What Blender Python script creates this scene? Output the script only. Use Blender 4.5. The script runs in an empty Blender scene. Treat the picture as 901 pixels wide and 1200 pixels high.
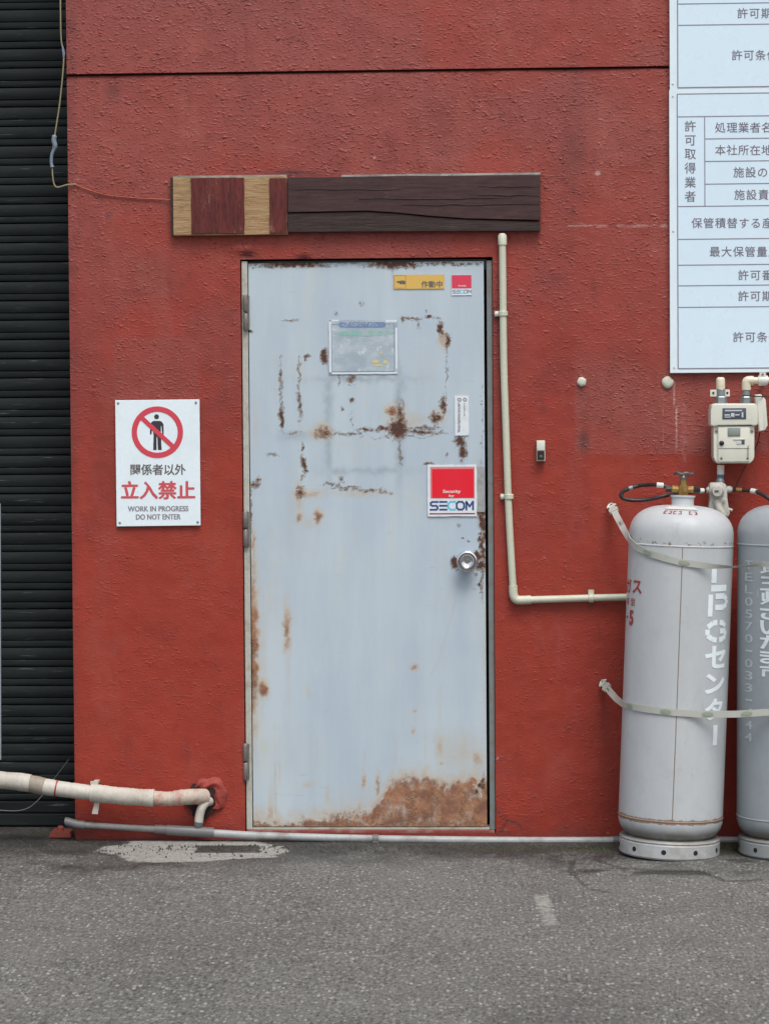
import bpy, bmesh, math, random
import numpy as np
from mathutils import Vector, Matrix
R = math.radians
C = bpy.context.scene.collection
sc = bpy.context.scene

# ------------------------------------------------------------------ camera
CAM = Vector((0.42, -9.0, 1.45)); TGT = Vector((0.0, 0.0, 1.156)); ROLL = R(-0.42)
W0, H0 = 901.0, 1200.0
fw = (TGT - CAM).normalized(); rt = fw.cross(Vector((0, 0, 1))).normalized(); up = rt.cross(fw)
rt2 = rt * math.cos(ROLL) + up * math.sin(ROLL); up2 = up * math.cos(ROLL) - rt * math.sin(ROLL)
FPX = 333.0 * (TGT - CAM).length
cd = bpy.data.cameras.new('camera'); cam = bpy.data.objects.new('camera', cd); C.objects.link(cam)
cam.matrix_world = Matrix(((rt2.x, up2.x, -fw.x, CAM.x), (rt2.y, up2.y, -fw.y, CAM.y), (rt2.z, up2.z, -fw.z, CAM.z), (0, 0, 0, 1)))
cd.sensor_fit = 'VERTICAL'; cd.sensor_height = 36.0; cd.lens = FPX / H0 * 36.0
cd.clip_start = 0.05; cd.clip_end = 2000
sc.camera = cam

# ------------------------------------------------------------------ sky, sun, exposure
w = bpy.data.worlds.new("World"); sc.world = w; w.use_nodes = True
nt = w.node_tree; bg = nt.nodes['Background']
sky = nt.nodes.new('ShaderNodeTexSky'); sky.sky_type = 'NISHITA'; sky.sun_disc = False
SUN_EL, SUN_ROT = R(60), R(162)
sky.sun_elevation = SUN_EL; sky.sun_rotation = SUN_ROT; sky.dust_density = 4.0; sky.air_density = 1.0
hs = nt.nodes.new('ShaderNodeHueSaturation'); hs.inputs['Saturation'].default_value = 0.62; hs.inputs['Hue'].default_value = 0.475
nt.links.new(sky.outputs[0], hs.inputs['Color']); nt.links.new(hs.outputs[0], bg.inputs[0]); bg.inputs[1].default_value = 0.12
sd = bpy.data.lights.new('sun', 'SUN'); sd.energy = 1.25; sd.angle = R(26); sd.color = (1.0, 0.985, 0.93)
sun = bpy.data.objects.new('sun', sd); C.objects.link(sun)
sdir = Vector((math.sin(SUN_ROT) * math.cos(SUN_EL), math.cos(SUN_ROT) * math.cos(SUN_EL), math.sin(SUN_EL)))
sun.rotation_euler = sdir.to_track_quat('Z', 'Y').to_euler(); sun.location = (0, 0, 8)
sc.view_settings.view_transform = 'Standard'; sc.view_settings.look = 'None'
sc.view_settings.exposure = 0.47; sc.view_settings.gamma = 1.0; sc.view_settings.use_curve_mapping = False

# ------------------------------------------------------------------ measuring helpers (photo pixels -> metres on a real plane)
def ray(px, py): return (fw * FPX + rt2 * (px - W0 / 2) - up2 * (py - H0 / 2)).normalized()
def P(px, py, y=0.0):
    d = ray(px, py); return CAM + d * ((y - CAM.y) / d.y)
def G(px, py, z=0.0):
    d = ray(px, py); return CAM + d * ((z - CAM.z) / d.z)
def pix(v):
    d = Vector(v) - CAM; k = FPX / d.dot(fw); return (W0 / 2 + d.dot(rt2) * k, H0 / 2 - d.dot(up2) * k)
def rectP(x0, y0, x1, y1, y=0.0):
    cx, cy = (x0 + x1) / 2, (y0 + y1) / 2
    return P(x0, cy, y).x, P(x1, cy, y).x, P(cx, y1, y).z, P(cx, y0, y).z      # x0,x1,z0,z1

# ------------------------------------------------------------------ noise on arrays
def vnoise(x, y, seed=0):
    xi = np.floor(x).astype(np.int64); yi = np.floor(y).astype(np.int64); fx = x - xi; fy = y - yi
    def h(a, b):
        n = (a * 374761393 + b * 668265263 + seed * 974634777) & 0xffffffff
        n = ((n ^ (n >> 13)) * 1274126177) & 0xffffffff
        return ((n ^ (n >> 16)) & 0xffff) / 65535.0
    ux = fx * fx * (3 - 2 * fx); uy = fy * fy * (3 - 2 * fy)
    return (h(xi, yi) * (1 - ux) + h(xi + 1, yi) * ux) * (1 - uy) + (h(xi, yi + 1) * (1 - ux) + h(xi + 1, yi + 1) * ux) * uy
def fbm(x, y, s, o=4, seed=0):
    t = 0; a = 0.5; n = 0
    for i in range(o):
        t = t + a * vnoise(x * s, y * s, seed + i * 7); n += a; a *= 0.55; s *= 2.1
    return t / n
def sstep(a, b, x):
    t = np.clip((x - a) / (b - a), 0, 1); return t * t * (3 - 2 * t)

# ------------------------------------------------------------------ mesh builder
class MB:
    def __init__(s): s.v = []; s.f = []; s.bv = 0
    def add(s, vs, fs):
        o = len(s.v); s.v += [tuple(v) for v in vs]; s.f += [tuple(i + o for i in f) for f in fs]; return s
    def box(s, x0, x1, y0, y1, z0, z1):
        return s.add([(x0, y0, z0), (x1, y0, z0), (x1, y1, z0), (x0, y1, z0), (x0, y0, z1), (x1, y0, z1), (x1, y1, z1), (x0, y1, z1)],
                     [(3, 2, 1, 0), (4, 5, 6, 7), (0, 1, 5, 4), (1, 2, 6, 5), (2, 3, 7, 6), (3, 0, 4, 7)])
    def prism(s, poly, y0, y1):       # poly in x,z counter-clockwise seen from -Y ; y0 is the front
        n = len(poly)
        return s.add([(x, y0, z) for x, z in poly] + [(x, y1, z) for x, z in poly],
                     [tuple(range(n)), tuple(range(2 * n - 1, n - 1, -1))] + [(i, n + i, n + (i + 1) % n, (i + 1) % n) for i in range(n)])
    def lathe(s, prof, n=48, o=(0, 0, 0), axis='Z', caps=True):
        o = Vector(o); vs = []; fs = []
        for r, h in prof:
            for k in range(n):
                a = 2 * math.pi * k / n; c, q = math.cos(a) * r, math.sin(a) * r
                v = (c, q, h) if axis == 'Z' else ((c, -h, q) if axis == 'Y' else (h, c, q))
                vs.append(tuple(o + Vector(v)))
        m = len(prof)
        for j in range(m - 1):
            for k in range(n):
                k2 = (k + 1) % n; fs.append((j * n + k, j * n + k2, (j + 1) * n + k2, (j + 1) * n + k))
        if caps:
            fs.append(tuple(range(n - 1, -1, -1))); fs.append(tuple((m - 1) * n + k for k in range(n)))
        return s.add(vs, fs)
    def tube(s, pts, rad, n=14, caps=True):
        pts = [Vector(p) for p in pts]; m = len(pts)
        if not hasattr(rad, '__len__'): rad = [rad] * m
        T = [(pts[min(i + 1, m - 1)] - pts[max(i - 1, 0)]).normalized() for i in range(m)]
        u = T[0].orthogonal().normalized(); vs = []; fs = []
        for i in range(m):
            u = (u - T[i] * u.dot(T[i])).normalized(); b = T[i].cross(u)
            for k in range(n):
                a = 2 * math.pi * k / n; vs.append(pts[i] + (u * math.cos(a) + b * math.sin(a)) * rad[i])
        for i in range(m - 1):
            for k in range(n):
                k2 = (k + 1) % n; fs.append((i * n + k, i * n + k2, (i + 1) * n + k2, (i + 1) * n + k))
        if caps: fs.append(tuple(range(n - 1, -1, -1))); fs.append(tuple((m - 1) * n + k for k in range(n)))
        return s.add(vs, fs)
    def build(s, name, mat, parent=None, smooth=0, bevel=0, local=False, seg=2, label=None):
        me = bpy.data.meshes.new(name); off = Vector((0, 0, 0))
        if parent is not None and not local: off = world_loc(parent)
        me.from_pydata([(x - off.x, y - off.y, z - off.z) for x, y, z in s.v], [], s.f); me.update()
        bm = bmesh.new(); bm.from_mesh(me)
        bmesh.ops.recalc_face_normals(bm, faces=bm.faces)
        if bevel:
            es = [e for e in bm.edges if len(e.link_faces) == 2 and e.calc_face_angle(0) > R(35)]
            bmesh.ops.bevel(bm, geom=es, offset=bevel, segments=seg, profile=0.6, affect='EDGES', clamp_overlap=True)
        bm.to_mesh(me); bm.free()
        me.materials.append(mat)
        if smooth:
            me.polygons.foreach_set('use_smooth', [True] * len(me.polygons)); me.set_sharp_from_angle(angle=R(smooth))
        o = bpy.data.objects.new(name, me); C.objects.link(o)
        if parent is not None: o.parent = parent
        if label: o['label'] = label
        return o
def world_loc(o):
    v = Vector((0, 0, 0))
    while o is not None: v += o.location; o = o.parent
    return v
def spline(pts, k=6):
    pts = [Vector(p) for p in pts]; out = []
    for i in range(len(pts) - 1):
        p0 = pts[max(i - 1, 0)]; p1 = pts[i]; p2 = pts[i + 1]; p3 = pts[min(i + 2, len(pts) - 1)]
        for j in range(k):
            t = j / k
            out.append(0.5 * ((2 * p1) + (p2 - p0) * t + (2 * p0 - 5 * p1 + 4 * p2 - p3) * t * t + (3 * p1 - p0 - 3 * p2 + p3) * t ** 3))
    out.append(pts[-1]); return out
def thing(name, label, cat, loc, group=None):
    o = bpy.data.objects.new(name, None); C.objects.link(o); o.location = loc; o.empty_display_size = 0.1
    return tag(o, label, cat, group)
def tag(o, label, cat, group=None):
    o['label'] = label; o['category'] = cat
    if group: o['group'] = group
    return o
def struct(o): o['kind'] = 'structure'; return o

# ------------------------------------------------------------------ lettering
_gc = {}
def glyph(ch, bold=0.0, res=3):
    k = (ch, bold)
    if k not in _gc:
        cu = bpy.data.curves.new('glyph', 'FONT'); cu.body = ch; cu.size = 1.0; cu.resolution_u = res; cu.offset = bold; cu.fill_mode = 'BOTH' if False else cu.fill_mode
        ob = bpy.data.objects.new('glyph', cu); C.objects.link(ob)
        dg = bpy.context.evaluated_depsgraph_get(); dg.update()
        me = bpy.data.meshes.new_from_object(ob.evaluated_get(dg))
        _gc[k] = ([(v.co.x, v.co.y) for v in me.vertices], [tuple(p.vertices) for p in me.polygons])
        bpy.data.objects.remove(ob); bpy.data.curves.remove(cu); bpy.data.meshes.remove(me)
    return _gc[k]
def put_glyph(mb, ch, cx, cz, size, y, bold=0.0, sx=1.0, sz=1.0, em=True):
    vs, fs = glyph(ch, bold)
    if not vs: return
    xs = [a for a, b in vs]
    mx = 0.5 if em else (min(xs) + max(xs)) / 2
    mb.add([(cx + (a - mx) * size * sx, y, cz + (b - 0.37) * size * sz) for a, b in vs], fs)
def put_bold(mb, ch, cx, cz, size, y, k=0.014, off=0.006):
    for i, (a, b) in enumerate(((0, 0), (k, 0), (-k, 0), (0, k * .7), (0, -k * .7), (k * .6, k * .5), (-k * .6, -k * .5))):
        put_glyph(mb, ch, cx + a * size, cz + b * size, size, y - i * 0.00003, off)
def text_fit(mb, s, x0, x1, z0, z1, y, bold=0.0):
    vs, fs = glyph(s, bold); xs = [a for a, b in vs]; zs = [b for a, b in vs]
    kx = (x1 - x0) / (max(xs) - min(xs)); kz = (z1 - z0) / (max(zs) - min(zs))
    for i, dx in enumerate((0, 0.0006, -0.0006)): mb.add([(x0 + dx + (a - min(xs)) * kx, y - i * 0.00003, z0 + (b - min(zs)) * kz) for a, b in vs], fs)
def ribbon(mb, pts, wd, y, ext=0.0):     # flat stroke in x,z ; each segment a hair prouder than the last
    y0_ = y
    for (ax, az), (bx, bz) in zip(pts[:-1], pts[1:]):
        d = Vector((bx - ax, bz - az)); L = d.length
        if L == 0: continue
        y0_ -= 0.00002; y = y0_
        d /= L; n = Vector((-d.y, d.x)) * wd / 2; ax2, az2 = ax - d.x * ext, az - d.y * ext; bx2, bz2 = bx + d.x * ext, bz + d.y * ext
        mb.add([(ax2 + n.x, y, az2 + n.y), (ax2 - n.x, y, az2 - n.y), (bx2 - n.x, y, bz2 - n.y), (bx2 + n.x, y, bz2 + n.y)], [(0, 1, 2, 3)])
def disc(mb, cx, cz, rx, rz, y, n=24):
    mb.add([(cx + rx * math.cos(2 * math.pi * k / n), y, cz + rz * math.sin(2 * math.pi * k / n)) for k in range(n)], [tuple(range(n))])
def ring(mb, cx, cz, r0, r1, y, n=64, a0=0, a1=360):
    vs = []; m = n if a1 - a0 >= 360 else n + 1
    for k in range(m):
        a = R(a0 + (a1 - a0) * k / n); vs += [(cx + r0 * math.cos(a), y, cz + r0 * math.sin(a)), (cx + r1 * math.cos(a), y, cz + r1 * math.sin(a))]
    mb.add(vs, [(2 * k, 2 * k + 1, (2 * k + 3) % (2 * m), (2 * k + 2) % (2 * m)) for k in range(n)])

# ------------------------------------------------------------------ materials
class NT:
    def __init__(s, name):
        s.m = bpy.data.materials.new(name); s.m.use_nodes = True; s.t = s.m.node_tree
        s.b = s.t.nodes['Principled BSDF']; s.co = s.t.nodes.new('ShaderNodeTexCoord').outputs['Object']
    def n(s, typ, **kw):
        x = s.t.nodes.new('ShaderNode' + typ)
        for k, v in kw.items(): setattr(x, k, v)
        return x
    def put(s, sock, v):
        if isinstance(v, bpy.types.NodeSocket): s.t.links.new(v, sock)
        else:
            if hasattr(v, '__len__') and len(v) == 3 and sock.type == 'RGBA': v = (*v, 1)
            sock.default_value = v
    def mapping(s, scale=(1, 1, 1), loc=(0, 0, 0), src=None):
        x = s.n('Mapping'); s.put(x.inputs[0], src or s.co); x.inputs['Scale'].default_value = scale; x.inputs['Location'].default_value = loc; return x.outputs[0]
    def noise(s, scale, detail=3, rough=0.55, vec=None, dist=0.0):
        x = s.n('TexNoise'); s.put(x.inputs['Vector'], vec or s.co); x.inputs['Scale'].default_value = scale
        x.inputs['Detail'].default_value = detail; x.inputs['Roughness'].default_value = rough; x.inputs['Distortion'].default_value = dist; return x.outputs[0]
    def voro(s, scale, vec=None, feature='F1', out='Distance', rnd=1.0):
        x = s.n('TexVoronoi', feature=feature); s.put(x.inputs['Vector'], vec or s.co); x.inputs['Scale'].default_value = scale
        x.inputs['Randomness'].default_value = rnd; return x.outputs[out]
    def ramp(s, v, a, b, c0=0.0, c1=1.0):
        x = s.n('MapRange', interpolation_type='SMOOTHSTEP'); s.put(x.inputs[0], v)
        for i, q in zip((1, 2, 3, 4), (a, b, c0, c1)): x.inputs[i].default_value = q
        return x.outputs[0]
    def math(s, op, a, b=0.0, clamp=False):
        x = s.n('Math', operation=op, use_clamp=clamp); s.put(x.inputs[0], a); s.put(x.inputs[1], b); return x.outputs[0]
    def mix(s, f, a, b, mode='MIX'):
        x = s.n('Mix', data_type='RGBA', blend_type=mode); s.put(x.inputs[0], f); s.put(x.inputs[6], a); s.put(x.inputs[7], b); return x.outputs[2]
    def attr(s, name):
        x = s.n('Attribute', attribute_name=name); y = s.n('SeparateColor'); s.t.links.new(x.outputs['Color'], y.inputs[0]); return y.outputs[0], y.outputs[1], y.outputs[2], x.outputs['Alpha']
    def bump(s, h, strength=0.5, dist=0.01, prev=None):
        x = s.n('Bump'); s.put(x.inputs['Height'], h); x.inputs['Strength'].default_value = strength; x.inputs['Distance'].default_value = dist
        if prev is not None: s.put(x.inputs['Normal'], prev)
        return x.outputs[0]
    def fin(s, col=None, rough=None, metal=None, normal=None, spec=None, coat=None):
        I = s.b.inputs
        if col is not None: s.put(I['Base Color'], col)
        if rough is not None: s.put(I['Roughness'], rough)
        if metal is not None: s.put(I['Metallic'], metal)
        if normal is not None: s.put(I['Normal'], normal)
        if spec is not None: s.put(I['Specular IOR Level'], spec)
        if coat is not None: s.put(I['Coat Weight'], coat)
        return s.m
def srgb(r, g, b):
    f = lambda c: (c / 255 / 12.92) if c / 255 <= 0.04045 else ((c / 255 + 0.055) / 1.055) ** 2.4
    return (f(r), f(g), f(b))
def sc3(c, k): return tuple(min(1, q * k) for q in c)
def simple(name, col, rough=0.5, metal=0.0, grime=0.25, gcol=None, bs=0.0, bscale=60, nscale=9):
    t = NT(name); f = t.noise(nscale, 5, 0.65); f2 = t.noise(nscale * 7, 3, 0.6)
    g = t.ramp(f, 0.45, 0.72, 0, grime); c = t.mix(g, col, gcol or sc3(col, 0.55))
    c = t.mix(t.ramp(f2, 0.35, 0.75, 0, grime * 0.5), c, sc3(col, 0.72))
    nr = t.bump(t.noise(bscale, 4), bs, 0.004) if bs else None
    return t.fin(c, t.ramp(f, 0.3, 0.7, max(0.05, rough - 0.08), min(1, rough + 0.12)), metal, nr)

# red roughcast wall paint.  attribute stain: R faded pink, G dark dirt and painted conduit shadow, B fresh orange-red repaint, A white lime
def wall_mat():
    t = NT('red_roughcast_paint'); r, g, b, a = t.attr('stain')
    n1 = t.noise(2.2, 5, 0.6); n2 = t.noise(14, 5, 0.65); n3 = t.noise(90, 3, 0.6)
    c = t.mix(t.ramp(n1, 0.35, 0.68), (0.265, 0.034, 0.023), (0.205, 0.029, 0.022))
    c = t.mix(t.ramp(t.noise(5.5, 5, 0.65, t.mapping((1.3, 1, 0.8))), 0.42, 0.7, 0, 0.6), c, (0.315, 0.041, 0.024))
    c = t.mix(t.math('MULTIPLY', b, 0.8), c, (0.335, 0.036, 0.017))
    c = t.mix(t.math('MULTIPLY', r, 0.9), c, (0.285, 0.074, 0.062))
    c = t.mix(t.ramp(n2, 0.5, 0.8, 0, 0.35), c, (0.17, 0.028, 0.022))
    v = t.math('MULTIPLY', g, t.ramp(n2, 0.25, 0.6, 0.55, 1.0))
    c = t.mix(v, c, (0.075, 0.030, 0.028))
    mot = t.noise(3.4, 6, 0.72, t.mapping((1.6, 1, 0.7))); c = t.mix(t.math('MULTIPLY', t.ramp(mot, 0.50, 0.66), t.math('ADD', 0.22, t.math('MULTIPLY', r, 0.45))), c, (0.32, 0.085, 0.066)); mo2 = t.noise(8, 6, 0.7, t.mapping((1.8, 1, 0.6), (3, 0, 5))); c = t.mix(t.ramp(mo2, 0.54, 0.70, 0, 0.38), c, (0.150, 0.026, 0.022))
    # pale flecks: light on the roughcast tips, painted into the colour
    vo = t.voro(70, t.mapping((1, 1, 1.0))); fl = t.ramp(vo, 0.14, 0.04)
    c = t.mix(t.math('MULTIPLY', fl, t.ramp(t.noise(9, 3), 0.46, 0.68, 0.05, 0.60)), c, (0.44, 0.16, 0.13))
    wn = t.math('ADD', a, t.math('MULTIPLY', t.math('SUBTRACT', n3, 0.5), 0.5))
    c = t.mix(t.ramp(wn, 0.3, 0.8, 0, 0.75), c, (0.50, 0.31, 0.28))
    # relief: sparse stipple blobs, stronger on the old rough paint, nearly smooth low down
    dv = t.mapping((1, 1, 1.7)); amp = t.math('MULTIPLY', t.math('ADD', 0.30, t.math('MULTIPLY', r, 1.15)), t.ramp(t.noise(4.5, 3), 0.35, 0.65, 0.55, 1.3))
    h1 = t.ramp(t.noise(75, 2, 0.5, dv, 0.3), 0.52, 0.75)
    h2 = t.ramp(t.voro(58, t.mapping((1, 1, 1.5)), 'SMOOTH_F1'), 0.36, 0.08)
    h2 = t.math('MULTIPLY', h2, t.ramp(t.noise(26, 2), 0.48, 0.62))
    h4 = t.ramp(t.noise(20, 3, 0.5, t.mapping((1, 1, 3.2)), 0.8), 0.60, 0.68)
    h = t.math('ADD', t.math('MULTIPLY', h1, 0.7), t.math('MULTIPLY', h2, 1.1)); h = t.math('ADD', h, t.math('MULTIPLY', h4, 0.45))
    h = t.math('MULTIPLY', h, amp); h = t.math('ADD', h, t.math('MULTIPLY', t.noise(230, 2), 0.12))
    nr = t.bump(h, 0.75, 0.0042); nr = t.bump(t.noise(3.0, 3), 0.35, 0.03, nr)
    return t.fin(c, t.ramp(n2, 0.3, 0.7, 0.42, 0.62), 0, nr, spec=0.35)
def door_mat():   # attribute rust: R dark scale rust, G soft orange stain, B tape grime and dark patch below the knob, A cream chips
    t = NT('rusting_painted_steel'); r, g, b, a = t.attr('rust')
    n1 = t.noise(5, 4, 0.6, t.mapping((1.6, 1, 0.25))); n2 = t.noise(75, 5, 0.75); n3 = t.noise(190, 3, 0.75); n4 = t.noise(22, 4, 0.6)
    base = t.mix(t.ramp(n1, 0.3, 0.7), (0.42, 0.505, 0.58), (0.49, 0.57, 0.625))
    base = t.mix(t.ramp(t.noise(2.0, 3, 0.6), 0.45, 0.75, 0, 0.5), base, (0.385, 0.475, 0.575))
    base = t.mix(t.ramp(t.noise(38, 4, 0.7, t.mapping((1.5, 1, 0.35))), 0.52, 0.78, 0, 0.4), base, (0.53, 0.57, 0.55))
    base = t.mix(t.ramp(t.noise(3.2, 5, 0.65, t.mapping((2.2, 1, 0.7))), 0.52, 0.74, 0, 0.42), base, (0.55, 0.57, 0.50))
    scr = t.ramp(t.noise(34, 3, 0.7, t.mapping((0.25, 1, 2.4)), 1.5), 0.67, 0.71); base = t.mix(t.math('MULTIPLY', scr, 0.3), base, (0.27, 0.33, 0.38))
    c = t.mix(t.math('MULTIPLY', b, t.ramp(n4, 0.3, 0.6, 0.45, 1)), base, (0.25, 0.29, 0.33))
    gs = t.math('ADD', g, t.math('MULTIPLY', t.math('SUBTRACT', n4, 0.5), t.math('MULTIPLY', g, 1.6)))
    c = t.mix(t.ramp(gs, 0.04, 0.5, 0, 0.62), c, (0.50, 0.40, 0.27))
    c = t.mix(t.ramp(gs, 0.30, 0.80, 0, 0.93), c, t.mix(t.ramp(t.noise(16, 5, 0.7), 0.38, 0.62), t.mix(t.ramp(n2, 0.35, 0.65), (0.42, 0.205, 0.10), (0.32, 0.135, 0.07)), (0.20, 0.08, 0.045)))
    ch = t.math('ADD', a, t.math('MULTIPLY', t.math('SUBTRACT', n2, 0.5), 1.7)); chm = t.ramp(ch, 0.55, 0.72)
    c = t.mix(chm, c, t.mix(n3, (0.58, 0.50, 0.40), (0.42, 0.38, 0.33)))
    rs = t.math('ADD', r, t.math('MULTIPLY', t.math('SUBTRACT', t.math('ADD', t.math('MULTIPLY', n2, 0.55), t.math('MULTIPLY', n3, 0.45)), 0.5), 2.5))
    gate = t.ramp(r, 0.05, 0.2); rm = t.math('MULTIPLY', t.ramp(rs, 0.44, 0.58), gate)
    halo = t.math('MULTIPLY', t.ramp(rs, 0.22, 0.48), gate)
    c = t.mix(t.math('MULTIPLY', halo, 0.75), c, (0.39, 0.25, 0.155))
    c = t.mix(rm, c, t.mix(t.ramp(n3, 0.40, 0.68), (0.060, 0.030, 0.027), (0.16, 0.075, 0.05)))
    fr_ = t.ramp(gs, 0.3, 0.7); nr = t.bump(t.math('ADD', t.math('MULTIPLY', halo, 0.8), t.math('ADD', t.math('MULTIPLY', rm, -1.1), t.math('MULTIPLY', n3, t.math('ADD', rm, fr_)))), 0.9, 0.003)
    nr = t.bump(t.noise(4, 2), 0.12, 0.02, nr)
    rough = t.math('ADD', 0.42, t.math('MULTIPLY', t.math('ADD', rm, t.ramp(gs, 0.3, 0.8), True), 0.45))
    return t.fin(c, rough, 0, nr, spec=0.4)
def ground_mat():   # attribute ground: R wet dark plus painted shade under the pipe, G moss, B pale worn paint, A crack
    t = NT('worn_asphalt'); r, g, b, a = t.attr('ground')
    wv = t.mapping((1, 1, 1))
    big = t.noise(1.3, 4, 0.6); mid = t.noise(7, 5, 0.65)
    c = t.mix(t.ramp(big, 0.35, 0.7), (0.138, 0.136, 0.127), (0.178, 0.176, 0.165))
    c = t.mix(t.ramp(mid, 0.45, 0.75, 0, 0.5), c, (0.078, 0.074, 0.071))
    tone = t.noise(0.7, 4, 0.6, t.mapping((1, 0.6, 1))); c = t.mix(t.ramp(tone, 0.4, 0.7, 0, 0.45), c, (0.195, 0.190, 0.178))
    gv = t.mapping((1, 0.42, 1)); nf = t.noise(95, 4, 0.85, gv); nm = t.noise(42, 5, 0.85, gv); nl = t.noise(330, 2, 0.7)
    c = t.mix(t.ramp(nf, 0.55, 0.63, 0, 0.85), c, (0.37, 0.37, 0.34)); c = t.mix(t.ramp(nf, 0.47, 0.38, 0, 0.85), c, (0.035, 0.034, 0.032))
    c = t.mix(t.ramp(nm, 0.56, 0.68, 0, 0.55), c, (0.27, 0.265, 0.245)); c = t.mix(t.ramp(nm, 0.44, 0.34, 0, 0.6), c, (0.055, 0.053, 0.049))
    v1 = t.n('TexVoronoi', feature='F1'); t.put(v1.inputs['Vector'], gv); v1.inputs['Scale'].default_value = 82
    sp = t.n('SeparateColor'); t.t.links.new(v1.outputs['Color'], sp.inputs[0])
    stone = t.ramp(t.math('ADD', v1.outputs['Distance'], t.math('MULTIPLY', t.math('SUBTRACT', nl, 0.5), 0.35)), 0.46, 0.34)
    c = t.mix(t.math('MULTIPLY', stone, t.ramp(sp.outputs[0], 0.68, 0.95, 0, 0.9)), c, t.mix(sp.outputs[1], (0.44, 0.44, 0.41), (0.25, 0.27, 0.27)))
    fine = t.noise(260, 2); st2 = t.ramp(nm, 0.5, 0.62)
    wearn = t.noise(24, 5, 0.75, t.mapping((1, 2.2, 1))); pm = t.ramp(t.math('ADD', b, t.math('MULTIPLY', t.math('SUBTRACT', wearn, 0.5), 1.1)), 0.30, 0.62)
    c = t.mix(t.math('MULTIPLY', t.math('MULTIPLY', pm, t.ramp(b, 0.0, 0.15)), t.ramp(nf, 0.35, 0.55, 0.45, 0.9)), c, t.mix(t.noise(9, 4, 0.6, t.mapping((1, 2, 1))), (0.50, 0.49, 0.45), (0.33, 0.325, 0.30)))
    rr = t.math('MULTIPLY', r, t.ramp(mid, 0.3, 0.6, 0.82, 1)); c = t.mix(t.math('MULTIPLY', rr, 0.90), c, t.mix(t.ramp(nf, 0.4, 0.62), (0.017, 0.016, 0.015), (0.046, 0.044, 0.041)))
    c = t.mix(t.math('MULTIPLY', g, t.ramp(t.noise(40, 4), 0.4, 0.65)), c, (0.052, 0.062, 0.024))
    cr = t.ramp(t.math('ADD', a, t.math('MULTIPLY', t.math('SUBTRACT', t.noise(30, 4), 0.5), 1.2)), 0.58, 0.85)
    c = t.mix(t.math('MULTIPLY', cr, 0.5), c, (0.018, 0.017, 0.017))
    h = t.math('ADD', t.math('MULTIPLY', stone, t.math('MULTIPLY', 0.6, sp.outputs[0])), t.math('ADD', nf, t.math('MULTIPLY', nm, 1.2)))
    h = t.math('ADD', h, t.math('MULTIPLY', fine, 0.5))
    nr = t.bump(h, 0.8, 0.006); nr = t.bump(mid, 0.4, 0.012, nr); nr = t.bump(cr, 0.6, -0.008, nr)
    return t.fin(c, t.math('SUBTRACT', 0.86, t.math('MULTIPLY', rr, 0.28)), 0, nr, spec=0.35)
def wood_mat(name, ca, cb, cc, rough=0.7, bs=0.6, wear=0.25, wearc=(0.42, 0.36, 0.28), along='X'):
    t = NT(name); sc_ = (1.2, 8, 14) if along == 'X' else (14, 8, 1.2)
    v = t.mapping(sc_); n1 = t.noise(6, 6, 0.7, v, 0.6); n2 = t.noise(22, 5, 0.7, v, 0.3); n3 = t.noise(11, 4, 0.6)
    c = t.mix(t.ramp(n1, 0.36, 0.62), ca, cb); c = t.mix(t.ramp(n2, 0.53, 0.64, 0, 0.85), c, cc); c = t.mix(t.ramp(t.noise(4, 4, 0.6, t.mapping((1, 1, 1), (7, 2, 4))), 0.5, 0.7, 0, 0.4), c, sc3(ca, 0.55))
    c = t.mix(t.ramp(t.math('ADD', t.math('MULTIPLY', n2, 0.6), t.math('MULTIPLY', n3, 0.5)), 0.62, 0.72, 0, wear), c, wearc)
    return t.fin(c, t.ramp(n1, 0.3, 0.7, rough - 0.1, rough + 0.12), 0, t.bump(t.math('ADD', n1, t.math('MULTIPLY', n2, 0.6)), bs, 0.006), spec=0.3)
def shutter_mat():
    t = NT('dark_shutter_steel'); t.co = t.n('NewGeometry').outputs['Position']; v = t.mapping((0.9, 1, 16)); n = t.noise(9, 5, 0.7, v, 0.4); n2 = t.noise(5, 4, 0.6, t.mapping((1, 1, 3))); n3 = t.noise(60, 3, 0.6, t.mapping((0.12, 1, 3)))
    c = t.mix(t.ramp(n2, 0.35, 0.7), (0.009, 0.012, 0.013), (0.018, 0.023, 0.024))
    sw = t.math('MULTIPLY', t.ramp(n3, 0.60, 0.70), t.ramp(n, 0.5, 0.62)); c = t.mix(t.math('MULTIPLY', sw, 0.7), c, (0.17, 0.20, 0.20))
    c = t.mix(t.ramp(n, 0.55, 0.8, 0, 0.35), c, (0.035, 0.041, 0.040))
    return t.fin(c, t.ramp(n2, 0.3, 0.7, 0.6, 0.8), 0, t.bump(n, 0.3, 0.003), spec=0.2)
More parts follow.
